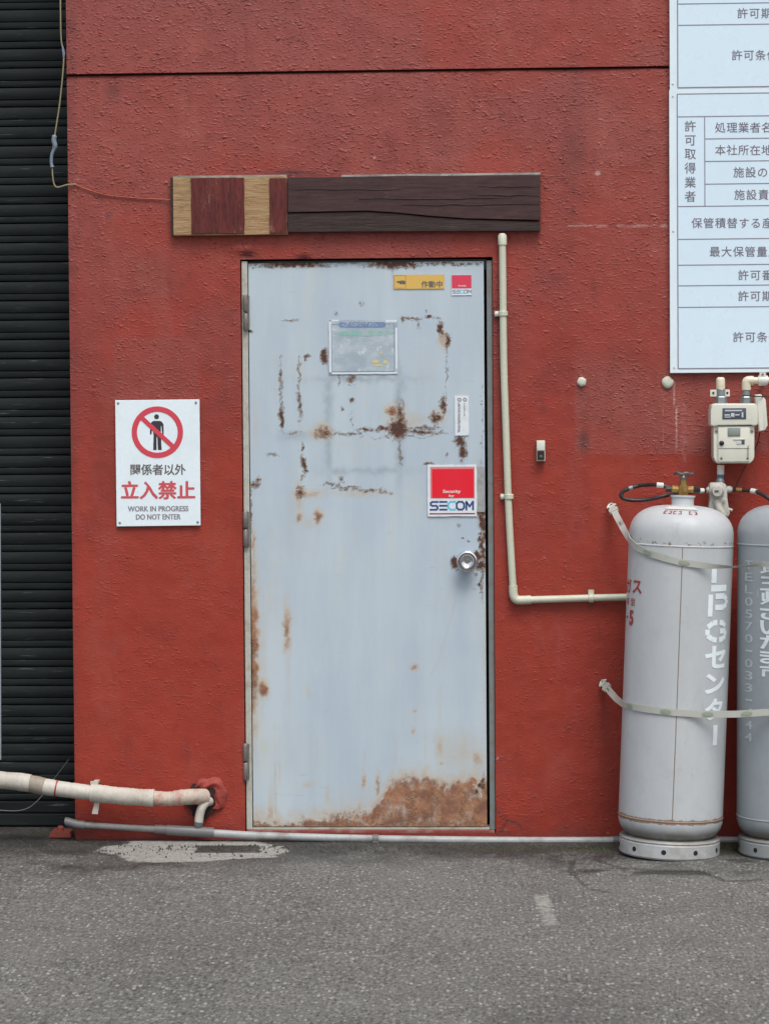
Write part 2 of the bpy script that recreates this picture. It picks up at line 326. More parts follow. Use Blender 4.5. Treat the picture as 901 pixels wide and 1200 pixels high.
def cyl_mat(name, ca, cb, zseams, zfoot):
    t = NT(name); n1 = t.noise(5, 5, 0.65, t.mapping((1, 1, 0.35))); n2 = t.noise(45, 4, 0.7); n3 = t.noise(14, 5, 0.65); n4 = t.noise(120, 3, 0.6)
    c = t.mix(t.ramp(n1, 0.35, 0.7), ca, cb)
    c = t.mix(t.ramp(n3, 0.5, 0.75, 0, 0.22), c, sc3(ca, 0.68))
    sx = t.n('SeparateXYZ'); t.t.links.new(t.co, sx.inputs[0]); z = sx.outputs[2]
    for zs, wd, amt in zseams:
        d = t.math('ABSOLUTE', t.math('SUBTRACT', z, zs)); k = t.ramp(d, wd, 0.0)
        m = t.ramp(t.math('ADD', t.math('MULTIPLY', k, amt), t.math('MULTIPLY', t.math('SUBTRACT', n2, 0.5), 1.6)), 0.52, 0.66)
        m = t.math('MULTIPLY', m, t.ramp(k, 0.02, 0.2)); c = t.mix(t.math('MULTIPLY', m, 0.85), c, t.mix(n4, (0.16, 0.09, 0.055), (0.30, 0.19, 0.12)))
    sc_ = t.ramp(t.noise(7, 6, 0.75, t.mapping((1, 1, 0.25))), 0.60, 0.72, 0, 0.4); c = t.mix(sc_, c, sc3(ca, 0.62)); scr = t.math('MULTIPLY', t.ramp(t.noise(26, 3, 0.6, t.mapping((1, 1, 0.06))), 0.66, 0.72), t.ramp(n3, 0.5, 0.6)); c = t.mix(t.math('MULTIPLY', scr, 0.5), c, (0.66, 0.67, 0.66))
    k = t.ramp(t.math('ABSOLUTE', t.math('SUBTRACT', z, 0.072)), 0.034, 0.006); c = t.mix(t.math('MULTIPLY', k, t.ramp(n3, 0.25, 0.6, 0.35, 0.85)), c, (0.16, 0.145, 0.125))
    # scuffed, dirty foot
    k = t.ramp(z, zfoot, 0.0); c = t.mix(t.math('MULTIPLY', k, t.ramp(n3, 0.35, 0.7, 0.15, 0.75)), c, (0.27, 0.25, 0.22))
    m = t.ramp(n4, 0.735, 0.78); c = t.mix(m, c, (0.19, 0.11, 0.07))
    return t.fin(c, t.ramp(n3, 0.3, 0.7, 0.32, 0.5), 0, t.bump(t.noise(9, 3), 0.10, 0.01), spec=0.45)

M = dict(
    wall=wall_mat(), door=door_mat(), ground=ground_mat(), shutter=shutter_mat(),
    dark=simple('dark_gap', (0.012, 0.011, 0.011), 0.9),
    redside=simple('red_side_paint', (0.24, 0.035, 0.025), 0.6, bs=0.5),
    sill=simple('red_sill_paint', (0.24, 0.055, 0.045), 0.6, grime=0.7, gcol=(0.35, 0.25, 0.22), nscale=22),
    roof=simple('grey_roof', (0.2, 0.2, 0.2), 0.8),
    frame_cream=simple('cream_frame_paint', (0.46, 0.47, 0.42), 0.45, grime=0.8, gcol=(0.28, 0.19, 0.12), nscale=14),
    frame_grey=simple('grey_frame_paint', (0.19, 0.215, 0.215), 0.45, grime=0.7, gcol=(0.16, 0.09, 0.06), nscale=8),
    hinge=simple('old_steel_hinge', (0.24, 0.22, 0.205), 0.4, 0.5, grime=0.6, gcol=(0.12, 0.07, 0.05), nscale=25),
    chrome=simple('chrome', (0.72, 0.73, 0.75), 0.10, 1.0, grime=0.15),
    sign=simple('enamel_white', (0.76, 0.86, 0.91), 0.28, bs=0.2, bscale=3, grime=0.18, gcol=(0.5, 0.55, 0.56)),
    board=simple('notice_panel_white', (0.66, 0.80, 0.91), 0.30, bs=0.25, bscale=1.6, grime=0.12, gcol=(0.52, 0.62, 0.70), nscale=3),
    board_edge=simple('notice_margin_white', (0.72, 0.83, 0.90), 0.35, grime=0.12),
    grey_ink=simple('grey_print', (0.17, 0.15, 0.19), 0.5, grime=0.1),
    line_ink=simple('ruled_line_print', (0.22, 0.22, 0.28), 0.5, grime=0.1),
    black_ink=simple('black_print', (0.035, 0.032, 0.042), 0.4, grime=0.1),
    text_ink=simple('faded_dark_print', (0.13, 0.115, 0.115), 0.4, grime=0.2, nscale=30),
    small_ink=simple('thin_grey_print', (0.24, 0.23, 0.26), 0.4, grime=0.2, nscale=30),
    red_ink=simple('pinkish_red_print', (0.62, 0.055, 0.085), 0.35, grime=0.1),
    red_text=simple('red_print', (0.60, 0.085, 0.10), 0.35, grime=0.2, nscale=30),
    sticker_red=simple('sticker_red', (0.75, 0.008, 0.028), 0.35, grime=0.08),
    sticker_rose=simple('faded_sticker_red', (0.66, 0.045, 0.09), 0.4, grime=0.15),
    sticker_white=simple('sticker_white', (0.70, 0.76, 0.80), 0.35, grime=0.25, nscale=30),
    pink=simple('faded_pink_edge', (0.62, 0.25, 0.26), 0.4),
    navy=simple('navy_print', (0.035, 0.07, 0.22), 0.4), cyan=simple('cyan_print', (0.14, 0.55, 0.76), 0.4),
    faded_blue=simple('faded_blue_print', (0.17, 0.26, 0.42), 0.5, grime=0.4, nscale=40),
    yellow=simple('sticker_yellow', (0.68, 0.43, 0.10), 0.45, grime=0.25, gcol=(0.6, 0.45, 0.2), nscale=20),
    pale_yellow=simple('faded_yellow_print', (0.62, 0.55, 0.26), 0.5, grime=0.5, gcol=(0.4, 0.44, 0.42), nscale=60),
    ivory=simple('ivory_conduit', (0.56, 0.58, 0.46), 0.4, grime=0.25, gcol=(0.42, 0.38, 0.28)),
    gaspipe=simple('cream_gas_pipe', (0.66, 0.60, 0.46), 0.35, grime=0.3, gcol=(0.45, 0.36, 0.24), nscale=20),
    meter=simple('meter_ivory', (0.66, 0.66, 0.57), 0.38, grime=0.22, gcol=(0.42, 0.40, 0.32), nscale=14),
    metal_grey=simple('zinc_fitting', (0.30, 0.33, 0.34), 0.38, 0.6, grime=0.4, nscale=30),
    cast=simple('painted_casting', (0.52, 0.51, 0.46), 0.42, grime=0.6, gcol=(0.28, 0.26, 0.22), nscale=22, bs=0.25),
    lcd=simple('lcd_window', (0.23, 0.28, 0.24), 0.18, grime=0.1), label_dark=simple('dark_meter_label', (0.07, 0.085, 0.11), 0.25),
    label_light=simple('pale_label', (0.55, 0.58, 0.60), 0.4), label_blue=simple('blue_label', (0.06, 0.16, 0.22), 0.4, grime=0.6, gcol=(0.4, 0.5, 0.5), nscale=60),
    brass=simple('brass', (0.40, 0.25, 0.085), 0.35, 0.75, grime=0.5, gcol=(0.16, 0.11, 0.06), nscale=40),
    rubber=simple('black_hose_rubber', (0.018, 0.010, 0.012), 0.38, grime=0.3, gcol=(0.06, 0.05, 0.05)),
    wheel=simple('handwheel_steel', (0.13, 0.14, 0.14), 0.45, 0.5),
    tag_white=simple('white_tag', (0.68, 0.68, 0.62), 0.4),
    pvc=simple('grey_pvc', (0.15, 0.15, 0.155), 0.42, grime=0.5, gcol=(0.13, 0.12, 0.11), nscale=12),
    pvc_pale=simple('pale_pipe', (0.36, 0.38, 0.38), 0.45, grime=0.8, gcol=(0.15, 0.13, 0.115), nscale=13, bs=0.3),
    pipe_end=simple('dusty_grey_pipe', (0.20, 0.20, 0.20), 0.5, grime=0.5, gcol=(0.15, 0.14, 0.13), nscale=12),
    tape=simple('weathered_wrap_tape', (0.54, 0.51, 0.45), 0.6, grime=0.55, gcol=(0.36, 0.31, 0.25), bs=0.7, bscale=32, nscale=9),
    tape_dark=simple('dirty_wrap_tape', (0.30, 0.26, 0.21), 0.65, grime=0.5, bs=0.35, bscale=50),
    tape_red=simple('paint_smeared_tape', (0.50, 0.43, 0.36), 0.6, grime=0.85, gcol=(0.42, 0.10, 0.08), nscale=28, bs=0.4, bscale=50),
    putty=simple('red_putty', (0.30, 0.042, 0.028), 0.7, grime=0.5, gcol=(0.16, 0.04, 0.035), nscale=25, bs=0.8, bscale=45),
    hole=simple('dark_wall_hole', (0.035, 0.014, 0.014), 0.85, grime=0.5, bs=0.8),
    brick_red=simple('red_painted_block', (0.27, 0.052, 0.036), 0.65, grime=0.5, gcol=(0.16, 0.06, 0.05), nscale=25, bs=0.6),
    cable=simple('straw_cable', (0.26, 0.22, 0.13), 0.5), cable_tape=simple('grey_blue_tape', (0.17, 0.22, 0.27), 0.4),
    cable_red=simple('painted_over_cable', (0.38, 0.09, 0.05), 0.55), cable_dark=simple('dark_wire', (0.03, 0.02, 0.02), 0.5), cable_pale=simple('grey_wire', (0.16, 0.16, 0.15), 0.5),
    strap=simple('webbing_strap', (0.44, 0.45, 0.41), 0.42, grime=0.35, gcol=(0.30, 0.32, 0.28), nscale=16),
    oval=simple('green_oval_print', (0.28, 0.32, 0.24), 0.5), putty_white=simple('white_plug', (0.56, 0.57, 0.47), 0.6, grime=0.4, bs=0.4, nscale=30),
    white_paint=simple('white_stencil_paint', (0.80, 0.88, 0.92), 0.4, grime=0.3, gcol=(0.55, 0.60, 0.63), nscale=35),
    pale_paint=simple('pale_stencil_paint', (0.50, 0.56, 0.59), 0.4, grime=0.5, gcol=(0.26, 0.29, 0.31), nscale=50),
    white_paint2=simple('white_stencil_paint_aged', (0.70, 0.78, 0.83), 0.4, grime=0.4, gcol=(0.40, 0.45, 0.48), nscale=35),
    red_stencil=simple('red_stencil_paint', (0.33, 0.035, 0.035), 0.45, grime=0.5, gcol=(0.40, 0.16, 0.15), nscale=40),
    weld=simple('weld_line', (0.30, 0.24, 0.19), 0.5, grime=0.5, nscale=40), dot=simple('drain_hole_dark', (0.012, 0.011, 0.011), 0.8),
    tan=wood_mat('bare_tan_wood', (0.32, 0.19, 0.095), (0.42, 0.29, 0.15), (0.21, 0.085, 0.05), wear=0.45, wearc=(0.27, 0.10, 0.06)),
    redwood=wood_mat('peeling_red_wood', (0.175, 0.035, 0.03), (0.105, 0.026, 0.024), (0.022, 0.012, 0.012), wear=0.9, wearc=(0.36, 0.20, 0.15), along='Z', bs=0.9),
    darkwood=wood_mat('dark_brown_wood', (0.072, 0.034, 0.034), (0.052, 0.027, 0.027), (0.034, 0.019, 0.019), wear=0.5, wearc=(0.13, 0.095, 0.09), bs=0.22),
    darkwood2=wood_mat('grey_brown_wood', (0.052, 0.033, 0.030), (0.040, 0.027, 0.025), (0.026, 0.018, 0.017), wear=0.3, wearc=(0.10, 0.08, 0.07), bs=0.6),
    pole=simple('pale_pole', (0.40, 0.43, 0.46), 0.4, grime=0.4),
    grit=simple('grit', (0.075, 0.072, 0.066), 0.85, grime=0.9, gcol=(0.05, 0.048, 0.045), nscale=20), cement=None, soil=simple('moss_clump', (0.045, 0.055, 0.02), 0.9, grime=0.6, bs=0.8),
)
M['cyl1'] = cyl_mat('silver_grey_enamel', (0.455, 0.48, 0.50), (0.51, 0.535, 0.55), [(0.129, 0.020, 0.95), (1.058, 0.034, 0.5)], 0.15)
M['cyl2'] = cyl_mat('darker_grey_enamel', (0.28, 0.312, 0.335), (0.325, 0.356, 0.378), [(0.129, 0.015, 0.3)], 0.10)

# ------------------------------------------------------------------ attribute grids
def grid_obj(name, us, vs, fn_pos, fn_attr, mat, parent=None, hole=None, aname='stain'):
    U, V = np.meshgrid(us, vs, indexing='xy'); nu, nv = len(us), len(vs)
    pos = fn_pos(U, V).reshape(-1, 3)
    off = world_loc(parent) if parent is not None else Vector((0, 0, 0)); pos = pos - np.array(off)
    i = np.arange(nu * nv).reshape(nv, nu); q = np.stack([i[:-1, :-1], i[:-1, 1:], i[1:, 1:], i[1:, :-1]], -1)
    if hole is not None:
        cu = (U[:-1, :-1] + U[1:, 1:]) / 2; cv = (V[:-1, :-1] + V[1:, 1:]) / 2; q = q[~hole(cu, cv)]
    q = q.reshape(-1, 4)
    me = bpy.data.meshes.new(name); me.vertices.add(len(pos)); me.vertices.foreach_set('co', pos.astype(np.float32).ravel())
    me.loops.add(len(q) * 4); me.loops.foreach_set('vertex_index', q.astype(np.int32).ravel())
    me.polygons.add(len(q)); me.polygons.foreach_set('loop_start', np.arange(0, len(q) * 4, 4, dtype=np.int32)); me.update(calc_edges=True)
    at = me.attributes.new(aname, 'FLOAT_COLOR', 'POINT'); at.data.foreach_set('color', np.clip(fn_attr(U, V), 0, 1).reshape(-1, 4).astype(np.float32).ravel())
    me.polygons.foreach_set('use_smooth', [True] * len(q)); me.materials.append(mat); me.update()
    o = bpy.data.objects.new(name, me); C.objects.link(o)
    if parent is not None: o.parent = parent
    return o
def axis(segs):   # [(a,b,step),...]
    out = []
    for a, b, s in segs:
        n = max(1, int(round((b - a) / s))); out += list(np.linspace(a, b, n, endpoint=False))
    return np.array(out + [segs[-1][1]])
def pxy(X, Z, y=0.0):     # metres on plane y -> photo pixels, arrays
    d = [X - CAM.x, y - CAM.y, Z - CAM.z]
    dep = d[0] * fw.x + d[1] * fw.y + d[2] * fw.z
    a = d[0] * rt2.x + d[1] * rt2.y + d[2] * rt2.z; b = d[0] * up2.x + d[1] * up2.y + d[2] * up2.z
    return W0 / 2 + a / dep * FPX, H0 / 2 - b / dep * FPX
def blob(X, Y, cx, cy, rx, ry, soft=1.0):
    d = np.sqrt(((X - cx) / rx) ** 2 + ((Y - cy) / ry) ** 2); return np.clip(1.25 - d / (1 + 0.0) , 0, 1) if soft == 0 else np.exp(-d ** 2 * 0.9 / soft)
def softbox(X, Y, x0, y0, x1, y1, e=3):
    return sstep(x0 - e, x0 + e, X) * (1 - sstep(x1 - e, x1 + e, X)) * sstep(y0 - e, y0 + e, Y) * (1 - sstep(y1 - e, y1 + e, Y))
def polyline_d(X, Y, pts):
    D = np.full(X.shape, 1e9)
    for (ax, ay), (bx, by) in zip(pts[:-1], pts[1:]):
        dx, dy = bx - ax, by - ay; t = np.clip(((X - ax) * dx + (Y - ay) * dy) / (dx * dx + dy * dy), 0, 1)
        D = np.minimum(D, np.hypot(X - ax - t * dx, Y - ay - t * dy))
    return D

# ------------------------------------------------------------------ ground
ys = axis([(-900, -60, 120), (-60, -12, 6), (-12, -3.6, 0.15), (-3.6, 0.5, 0.012), (0.5, 3, 0.5), (3, 60, 12)])
xs = axis([(-600, -40, 80), (-40, -4, 4), (-4, -1.7, 0.1), (-1.7, 1.7, 0.012), (1.7, 4, 0.1), (4, 40, 4), (40, 600, 80)])
def gpos(U, V):
    near = np.exp(-((U / 4) ** 2 + ((V + 1.5) / 4) ** 2))
    Z = (fbm(U, V, 1.1, 3, 5) - 0.5) * 0.012 * near * (1 - sstep(-0.6, -0.2, V)) - 0.002
    crk = polyline_d(U, V, CR1); crk2 = polyline_d(U, V, CR2)
    Z -= 0.0015 * np.exp(-(np.minimum(crk, crk2) / 0.012) ** 2)
    return np.stack([U, V, Z], -1)
def gl(pts): return [(G(a, b).x, G(a, b).y) for a, b in pts]
CR1 = gl([(560, 1008), (600, 1011), (650, 1010), (690, 1004), (720, 1014), (760, 1020), (820, 1021), (850, 1032), (901, 1030)])
CR2 = gl([(640, 1000), (670, 1007), (668, 1020), (690, 1042), (740, 1050)])
def gattr(U, V):
    n = fbm(U, V, 5, 4, 11); n2 = fbm(U, V, 1.7, 3, 13)
    damp_shade = sstep(-0.80, -0.14, V + (n - 0.5) * 0.7) * (0.75 + 0.5 * n)
    damp_shade = np.maximum(damp_shade, sstep(-0.75, -0.30, V + (n - 0.5) * 0.6) * sstep(0.2, 0.7, U) * 0.75)
    damp_shade = np.maximum(damp_shade, sstep(0.62, 0.8, n2) * 0.35)
    gx = lambda px, py: (G(px, py).x, G(px, py).y)
    for k, (px, py, rx, ry) in enumerate([(600, 1000, 0.22, 0.10), (665, 1005, 0.12, 0.10), (720, 1020, 0.18, 0.07), (790, 1022, 0.25, 0.06), (860, 1006, 0.12, 0.16), (700, 1002, 0.1, 0.1), (40, 985, 0.25, 0.06), (370, 994, 0.2, 0.06)]):
        a1, b1 = gx(px, py); damp_shade = np.maximum(damp_shade, 1.0 * blob(U, V, a1, b1, rx, ry) * sstep(0.35, 0.55, fbm(U, V, 9, 3, 60 + k)) * 1.2)
    damp_shade = np.maximum(damp_shade, 1.2 * sstep(-0.17, -0.09, V + (n - 0.5) * 0.08))  # contact shade under the foot pipe, painted in with the wet band
    mo = 0
    for px, py, rx, ry in [(700, 995, 0.10, 0.06), (650, 995, 0.14, 0.035), (858, 996, 0.05, 0.10), (590, 994, 0.12, 0.03), (60, 975, 0.1, 0.03)]:
        a, b = gx(px, py); mo = np.maximum(mo, blob(U, V, a, b, rx, ry))
    def quad(pts, e):
        poly = [gx(*p) for p in pts]; D = polyline_d(U, V, poly + [poly[0]]); ins = np.zeros(U.shape, bool)
        for i in range(len(poly)):
            (ax, ay), (bx, by) = poly[i], poly[(i + 1) % len(poly)]
            ins ^= ((ay > V) != (by > V)) & (U < (bx - ax) * (V - ay) / (by - ay + 1e-12) + ax)
        return sstep(-e, e, np.where(ins, D, -D))
    q = 0.52 * quad([(622, 1048), (644, 1047), (657, 1084), (634, 1085)], 0.012); pc, pd = gx(650, 1097)
    q = np.maximum(q, 0.33 * blob(U, V, pc, pd, 0.05, 0.12)) * (0.6 + 0.7 * n)
    skim0 = quad([(113, 997), (125, 991), (150, 989), (150, 985), (230, 984), (300, 985), (326, 989), (340, 996), (322, 1004), (280, 1006), (240, 1009), (180, 1010), (150, 1008), (140, 1002)], 0.055) * (1 - 0.8 * quad([(230, 990), (303, 990), (306, 999), (228, 999)], 0.008))
    skim = np.clip(sstep(0.25, 0.6, skim0 * (0.05 + 1.7 * (0.5 * fbm(U * 0.6, V * 3.0, 13, 4, 77) + 0.5 * fbm(U, V, 34, 3, 78)))) , 0, 1)
    q = np.maximum(q, skim * (0.62 + 0.5 * n)); damp_shade = damp_shade * (1 - 0.85 * skim)
    a0, b0 = gx(30, 994); q = np.maximum(q, 0.6 * blob(U, V, a0, b0, 0.06, 0.04))
    for k, (px, py, rx, ry) in enumerate([(560, 1000, 0.10, 0.04), (690, 1022, 0.16, 0.06), (770, 1012, 0.2, 0.05), (480, 1010, 0.3, 0.06)]):
        a1, b1 = gx(px, py); q = np.maximum(q, 0.45 * blob(U, V, a1, b1, rx, ry) * sstep(0.4, 0.7, fbm(U, V, 9, 3, 40 + k)))
    c = np.maximum(np.exp(-(polyline_d(U, V, CR1) / 0.02) ** 2), np.exp(-(polyline_d(U, V, CR2) / 0.016) ** 2)) * (0.15 + 0.9 * sstep(0.35, 0.65, fbm(U, V, 6, 3, 97)))
    return np.stack([damp_shade, mo * np.ones_like(U), q, c], -1)
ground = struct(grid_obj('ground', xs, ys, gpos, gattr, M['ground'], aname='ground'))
# worn grey cement material (also the pale top edges of the boards)
def cement_mat():
    t = NT('worn_cement_skim'); n = t.noise(12, 5, 0.7, t.mapping((1, 3, 1))); n2 = t.noise(70, 3)
    c = t.mix(t.ramp(n, 0.35, 0.62), (0.40, 0.39, 0.36), (0.23, 0.225, 0.21)); c = t.mix(t.ramp(n2, 0.5, 0.75, 0, 0.6), c, (0.11, 0.105, 0.10))
    return t.fin(c, 0.85, 0, t.bump(n2, 0.5, 0.003))
M['cement'] = cement_mat()

# ------------------------------------------------------------------ building
bld = thing('building', 'red painted roughcast building wall with a doorway and horizontal joint', 'building', (0, 0, 0))
DX0, DX1 = rectP(283.5, 300, 578, 700)[0:2]; ZT = P(430, 302.5).z; ZB = 0.022
XL = P(83.5, 520).x; XR = 4.6; YD = 0.34; ZG = P(430, 83.5).z; ZTOP = 5.2
def wattr(U, V):
    X, Y = pxy(U, V); n = fbm(U, V, 3.0, 4, 21); n2 = fbm(U, V, 16, 4, 22); nv = fbm(U * 6, V * 0.8, 1.5, 3, 23); n5 = fbm(U, V, 40, 3, 31)
    wob = (n2 - 0.5) * 14
    pale = 0.95 * (1 - sstep(60, 560, Y + (n - 0.5) * 260)) * (0.62 + 0.5 * n)
    pale = np.maximum(pale, 0.55 * softbox(X + wob, Y + wob, 80, 180, 330, 470, 60) * n)
    pale = np.maximum(pale, 0.9 * softbox(X, Y + wob, 640, 262, 784, 268, 3) * (0.5 + n2)) ; pale = np.maximum(pale, 0.75 * softbox(X, Y + wob * 0.5, 85, 207, 200, 214, 3) * (0.4 + n2))
    pale = np.maximum(pale, 0.5 * softbox(X, Y, 230, 190, 560, 203, 4) * n2)
    for px, py, rx, ry, s in [(785, 210, 8, 14, 0.9), (780, 262, 6, 10, 0.9), (688, 345, 5, 16, 0.6), (668, 232, 5, 12, 0.8), (600, 350, 6, 22, 0.5), (612, 372, 10, 14, 0.4), (112, 232, 8, 4, 0.8), (162, 248, 4, 6, 0.6),
                              (225, 408, 3, 5, 0.7), (137, 410, 3, 3, 0.7), (637, 652, 2, 3, .9), (582, 887, 3, 4, 0.9)]:
        pale = np.maximum(pale, s * blob(X, Y, px, py, rx, ry))
    dull = 0.62 * softbox(X + wob * 0.3, Y + wob * 0.4, 674, 250, 900, 532, 3) * sstep(330, 470, Y + (n - 0.5) * 90) * (0.7 + 0.5 * n)
    pale = np.maximum(pale, dull)
    fresh = 0.65 * sstep(430, 620, Y + (n - 0.5) * 200) * (1 - softbox(X, Y, 674, 300, 900, 532, 3))
    fresh = np.maximum(fresh, 0.85 * softbox(X + wob, Y + wob, 690, 532, 900, 620, 4)); fresh = np.maximum(fresh, 0.5 * softbox(X + wob, Y + wob, 640, 195, 783, 420, 22) * n * 1.4)
    fresh = np.maximum(fresh, 0.8 * blob(X, Y, 300, 192, 40, 10)); fresh = np.maximum(fresh, 0.6 * softbox(X + wob, Y, 672, 500, 682, 640, 4))
    fresh = np.maximum(fresh, 0.6 * blob(X, Y, 190, 100, 90, 60) * n); fresh = np.maximum(fresh, 0.9 * sstep(0.5, 0.66, fbm(U, V, 2.4, 3, 91)) * 0.7); fresh = fresh * (1 - 0.8 * softbox(X, Y, 132, 395, 234, 470, 3)); pale = np.maximum(pale * (1 - 0.55 * fresh), 0.45 * softbox(X, Y, 132, 395, 234, 470, 3))
    dark = 0.17 * sstep(0.55, 0.8, nv) * (1 - sstep(250, 520, Y)) + 0.16 * sstep(0.58, 0.8, n)
    for px, py, rx, ry, s in [(133, 109, 9, 13, 0.55), (683, 517, 9, 16, 0.85), (684, 470, 10, 25, 0.35), (118, 231, 4, 3, 0.9), (128, 253, 4, 4, 0.9), (672, 222, 3, 5, 1.0), (671, 248, 2.5, 3.5, 1.0), (637, 480, 5, 3, 0.6),
                              (632, 470, 5, 3, 0.6), (120, 540, 14, 60, 0.25), (340, 203, 25, 3, 0.9), (290, 299, 8, 5, 0.95), (356, 302, 8, 3.5, 0.9), (590, 480, 10, 80, 0.2), (725, 500, 60, 60, 0.22), (652, 328, 12, 8, 0.3)]:
        dark = np.maximum(dark, s * blob(X, Y, px, py, rx, ry) * (0.6 + 0.6 * n2))
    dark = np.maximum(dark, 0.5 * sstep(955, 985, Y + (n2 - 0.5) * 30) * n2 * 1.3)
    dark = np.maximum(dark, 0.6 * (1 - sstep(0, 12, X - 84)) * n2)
    cr = np.minimum(polyline_d(X, Y, [(577, 938), (583, 952), (594, 961), (588, 973), (580, 978)]), polyline_d(X, Y, [(594, 961), (606, 965), (612, 972)]))
    dark = np.maximum(dark, np.exp(-(cr / 1.3) ** 2) * 1.2)
    cr = polyline_d(X, Y, [(585, 322), (584, 420), (590, 500)]); dark = np.maximum(dark, 0.35 * np.exp(-(cr / 5) ** 2))  # conduit's shadow on its left, painted into the wall colour
    lime = np.zeros_like(X)
    for pts, wd, s in [([(789, 448), (789, 468), (792, 485), (791, 530)], 1.6, 0.85), ([(779, 455), (776, 490), (777, 520), (778, 534)], 1.3, 0.55), ([(790, 440), (800, 480), (800, 540)], 10, 0.42), ([(757, 530), (758, 555)], 2, 0.3)]:
        lime = np.maximum(lime, s * np.exp(-(polyline_d(X, Y, pts) / wd) ** 2) * (0.6 + 0.6 * n2))
    lime = np.maximum(lime, 0.62 * softbox(X, Y + wob * 0.35, 645, 263, 783, 267.5, 1.5) * sstep(0.25, 0.6, n2)); lime = np.maximum(lime, 0.5 * softbox(X, Y + wob * 0.3, 86, 209, 198, 213, 1.5) * sstep(0.25, 0.6, n2))
    for px, py, rx, ry, s_ in [(666, 235, 4, 12, .42), (137, 410, 2, 2, .6), (138, 419, 4, 4, .4), (227, 409, 3, 3, .6), (222, 413, 2, 3, .45), (212, 440, 3, 5, .4), (693, 345, 4, 9, .42), (614, 370, 6, 8, .3), (700, 203, 5, 1.5, .6), (704, 225, 5, 2, .4), (785, 225, 4, 26, .35), (786, 270, 4, 6, .4)]: lime = np.maximum(lime, s_ * blob(X, Y, px, py, rx, ry) * (0.5 + n2))
    lime = np.maximum(lime, 0.6 * sstep(0.80, 0.84, n5) * sstep(0.5, 0.7, n))
    for px, py, r in [(240, 608, 1.6), (758, 444, 2), (583, 888, 2.2), (672, 470, 1.5), (712, 975, 2), (700, 203, 4)]: lime = np.maximum(lime, blob(X, Y, px, py, r, r * 0.8))
    lime = np.maximum(lime, 0.5 * softbox(X, Y, 560, 968, 620, 980, 2) * n5)
    return np.stack([pale, dark, fresh, lime], -1)
def wpos(U, V):
    X, Y = pxy(U, V); n = fbm(U, V, 3, 3, 51); n2 = fbm(U, V, 22, 3, 52)
    y = -(n - 0.5) * 0.006 - (n2 - 0.5) * 0.0025
    edge = np.exp(-((V - ZG) / 0.006) ** 2) * 0.0
    # broken plaster above the door corners
    y = y + 0.010 * blob(X, Y, 290, 301, 7, 4) + 0.008 * blob(X, Y, 356, 303, 7, 2.5) - 0.006 * blob(X, Y, 283, 292, 12, 4)
    return np.stack([U, y + edge, V], -1)
S = 0.0075
ux = axis([(XL, DX0, S), (DX0, DX1, S), (DX1, 1.45, S), (1.45, XR, 0.25)])
uz = axis([(-0.05, ZB, 0.02), (ZB, ZT, S), (ZT, ZG - 0.0042, S)])
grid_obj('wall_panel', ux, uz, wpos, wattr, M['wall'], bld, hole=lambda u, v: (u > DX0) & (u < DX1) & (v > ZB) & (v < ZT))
uz = axis([(ZG + 0.0042, 3.0, S), (3.0, ZTOP, 0.2)])
grid_obj('wall_panel', ux, uz, wpos, wattr, M['wall'], bld)
m = MB()   # recessed joint and the reveals of the doorway and the corner
m.box(XL + 0.004, XR, 0.014, 0.02, ZG - 0.02, ZG + 0.02); m.build('joint', M['hole'], bld)
m = MB()
m.add([(XL, 0.0, -0.05), (XL, YD, -0.05), (XL, YD, ZTOP), (XL, 0, ZTOP)], [(0, 1, 2, 3)])
m.add([(XR, 0, -0.05), (XR, 8, -0.05), (XR, 8, ZTOP), (XR, 0, ZTOP)], [(0, 1, 2, 3)])
for z in (ZG - 0.0042, ZG + 0.0042): m.add([(XL, -0.004, z), (XR, -0.004, z), (XR, 0.02, z), (XL, 0.02, z)], [(0, 1, 2, 3)])
m.build('side_wall', M['redside'], bld)
m = MB()
m.add([(DX0, -0.001, ZB), (DX0, .12, ZB), (DX0, .12, ZT), (DX0, -0.001, ZT)], [(0, 1, 2, 3)])
m.add([(DX1, -0.001, ZB), (DX1, .12, ZB), (DX1, .12, ZT), (DX1, -0.001, ZT)], [(3, 2, 1, 0)])
m.add([(DX0, -0.001, ZT), (DX0, .12, ZT), (DX1, .12, ZT), (DX1, -0.001, ZT)], [(0, 1, 2, 3)])
m.build('door_reveal', M['redside'], bld)
m = MB().box(DX0 - .03, DX1 + .03, 0.12, 0.15, -0.02, ZT + 0.03); m.build('backing', M['dark'], bld)
# wall to the left and above the shutter, roof
m = MB(); m.box(-6, -3.3, 0, 0.3, -0.05, ZTOP - 0.005); m.box(-3.3, XL - 0.002, 0.0, 0.30, 4.0, ZTOP - 0.005); m.build('side_wall', M['redside'], bld)
m = MB(); m.box(-6.2, XR + 0.2, -0.15, 8, ZTOP + 0.003, ZTOP + 0.15); m.build('roof', M['roof'], bld, bevel=0.01)
m = MB(); sz = P(430, 973).z
m.box(DX0 + 0.004, DX1 - 0.004, 0.004, 0.11, ZB - 0.02, sz); m.build('sill', M['sill'], bld, bevel=0.003)

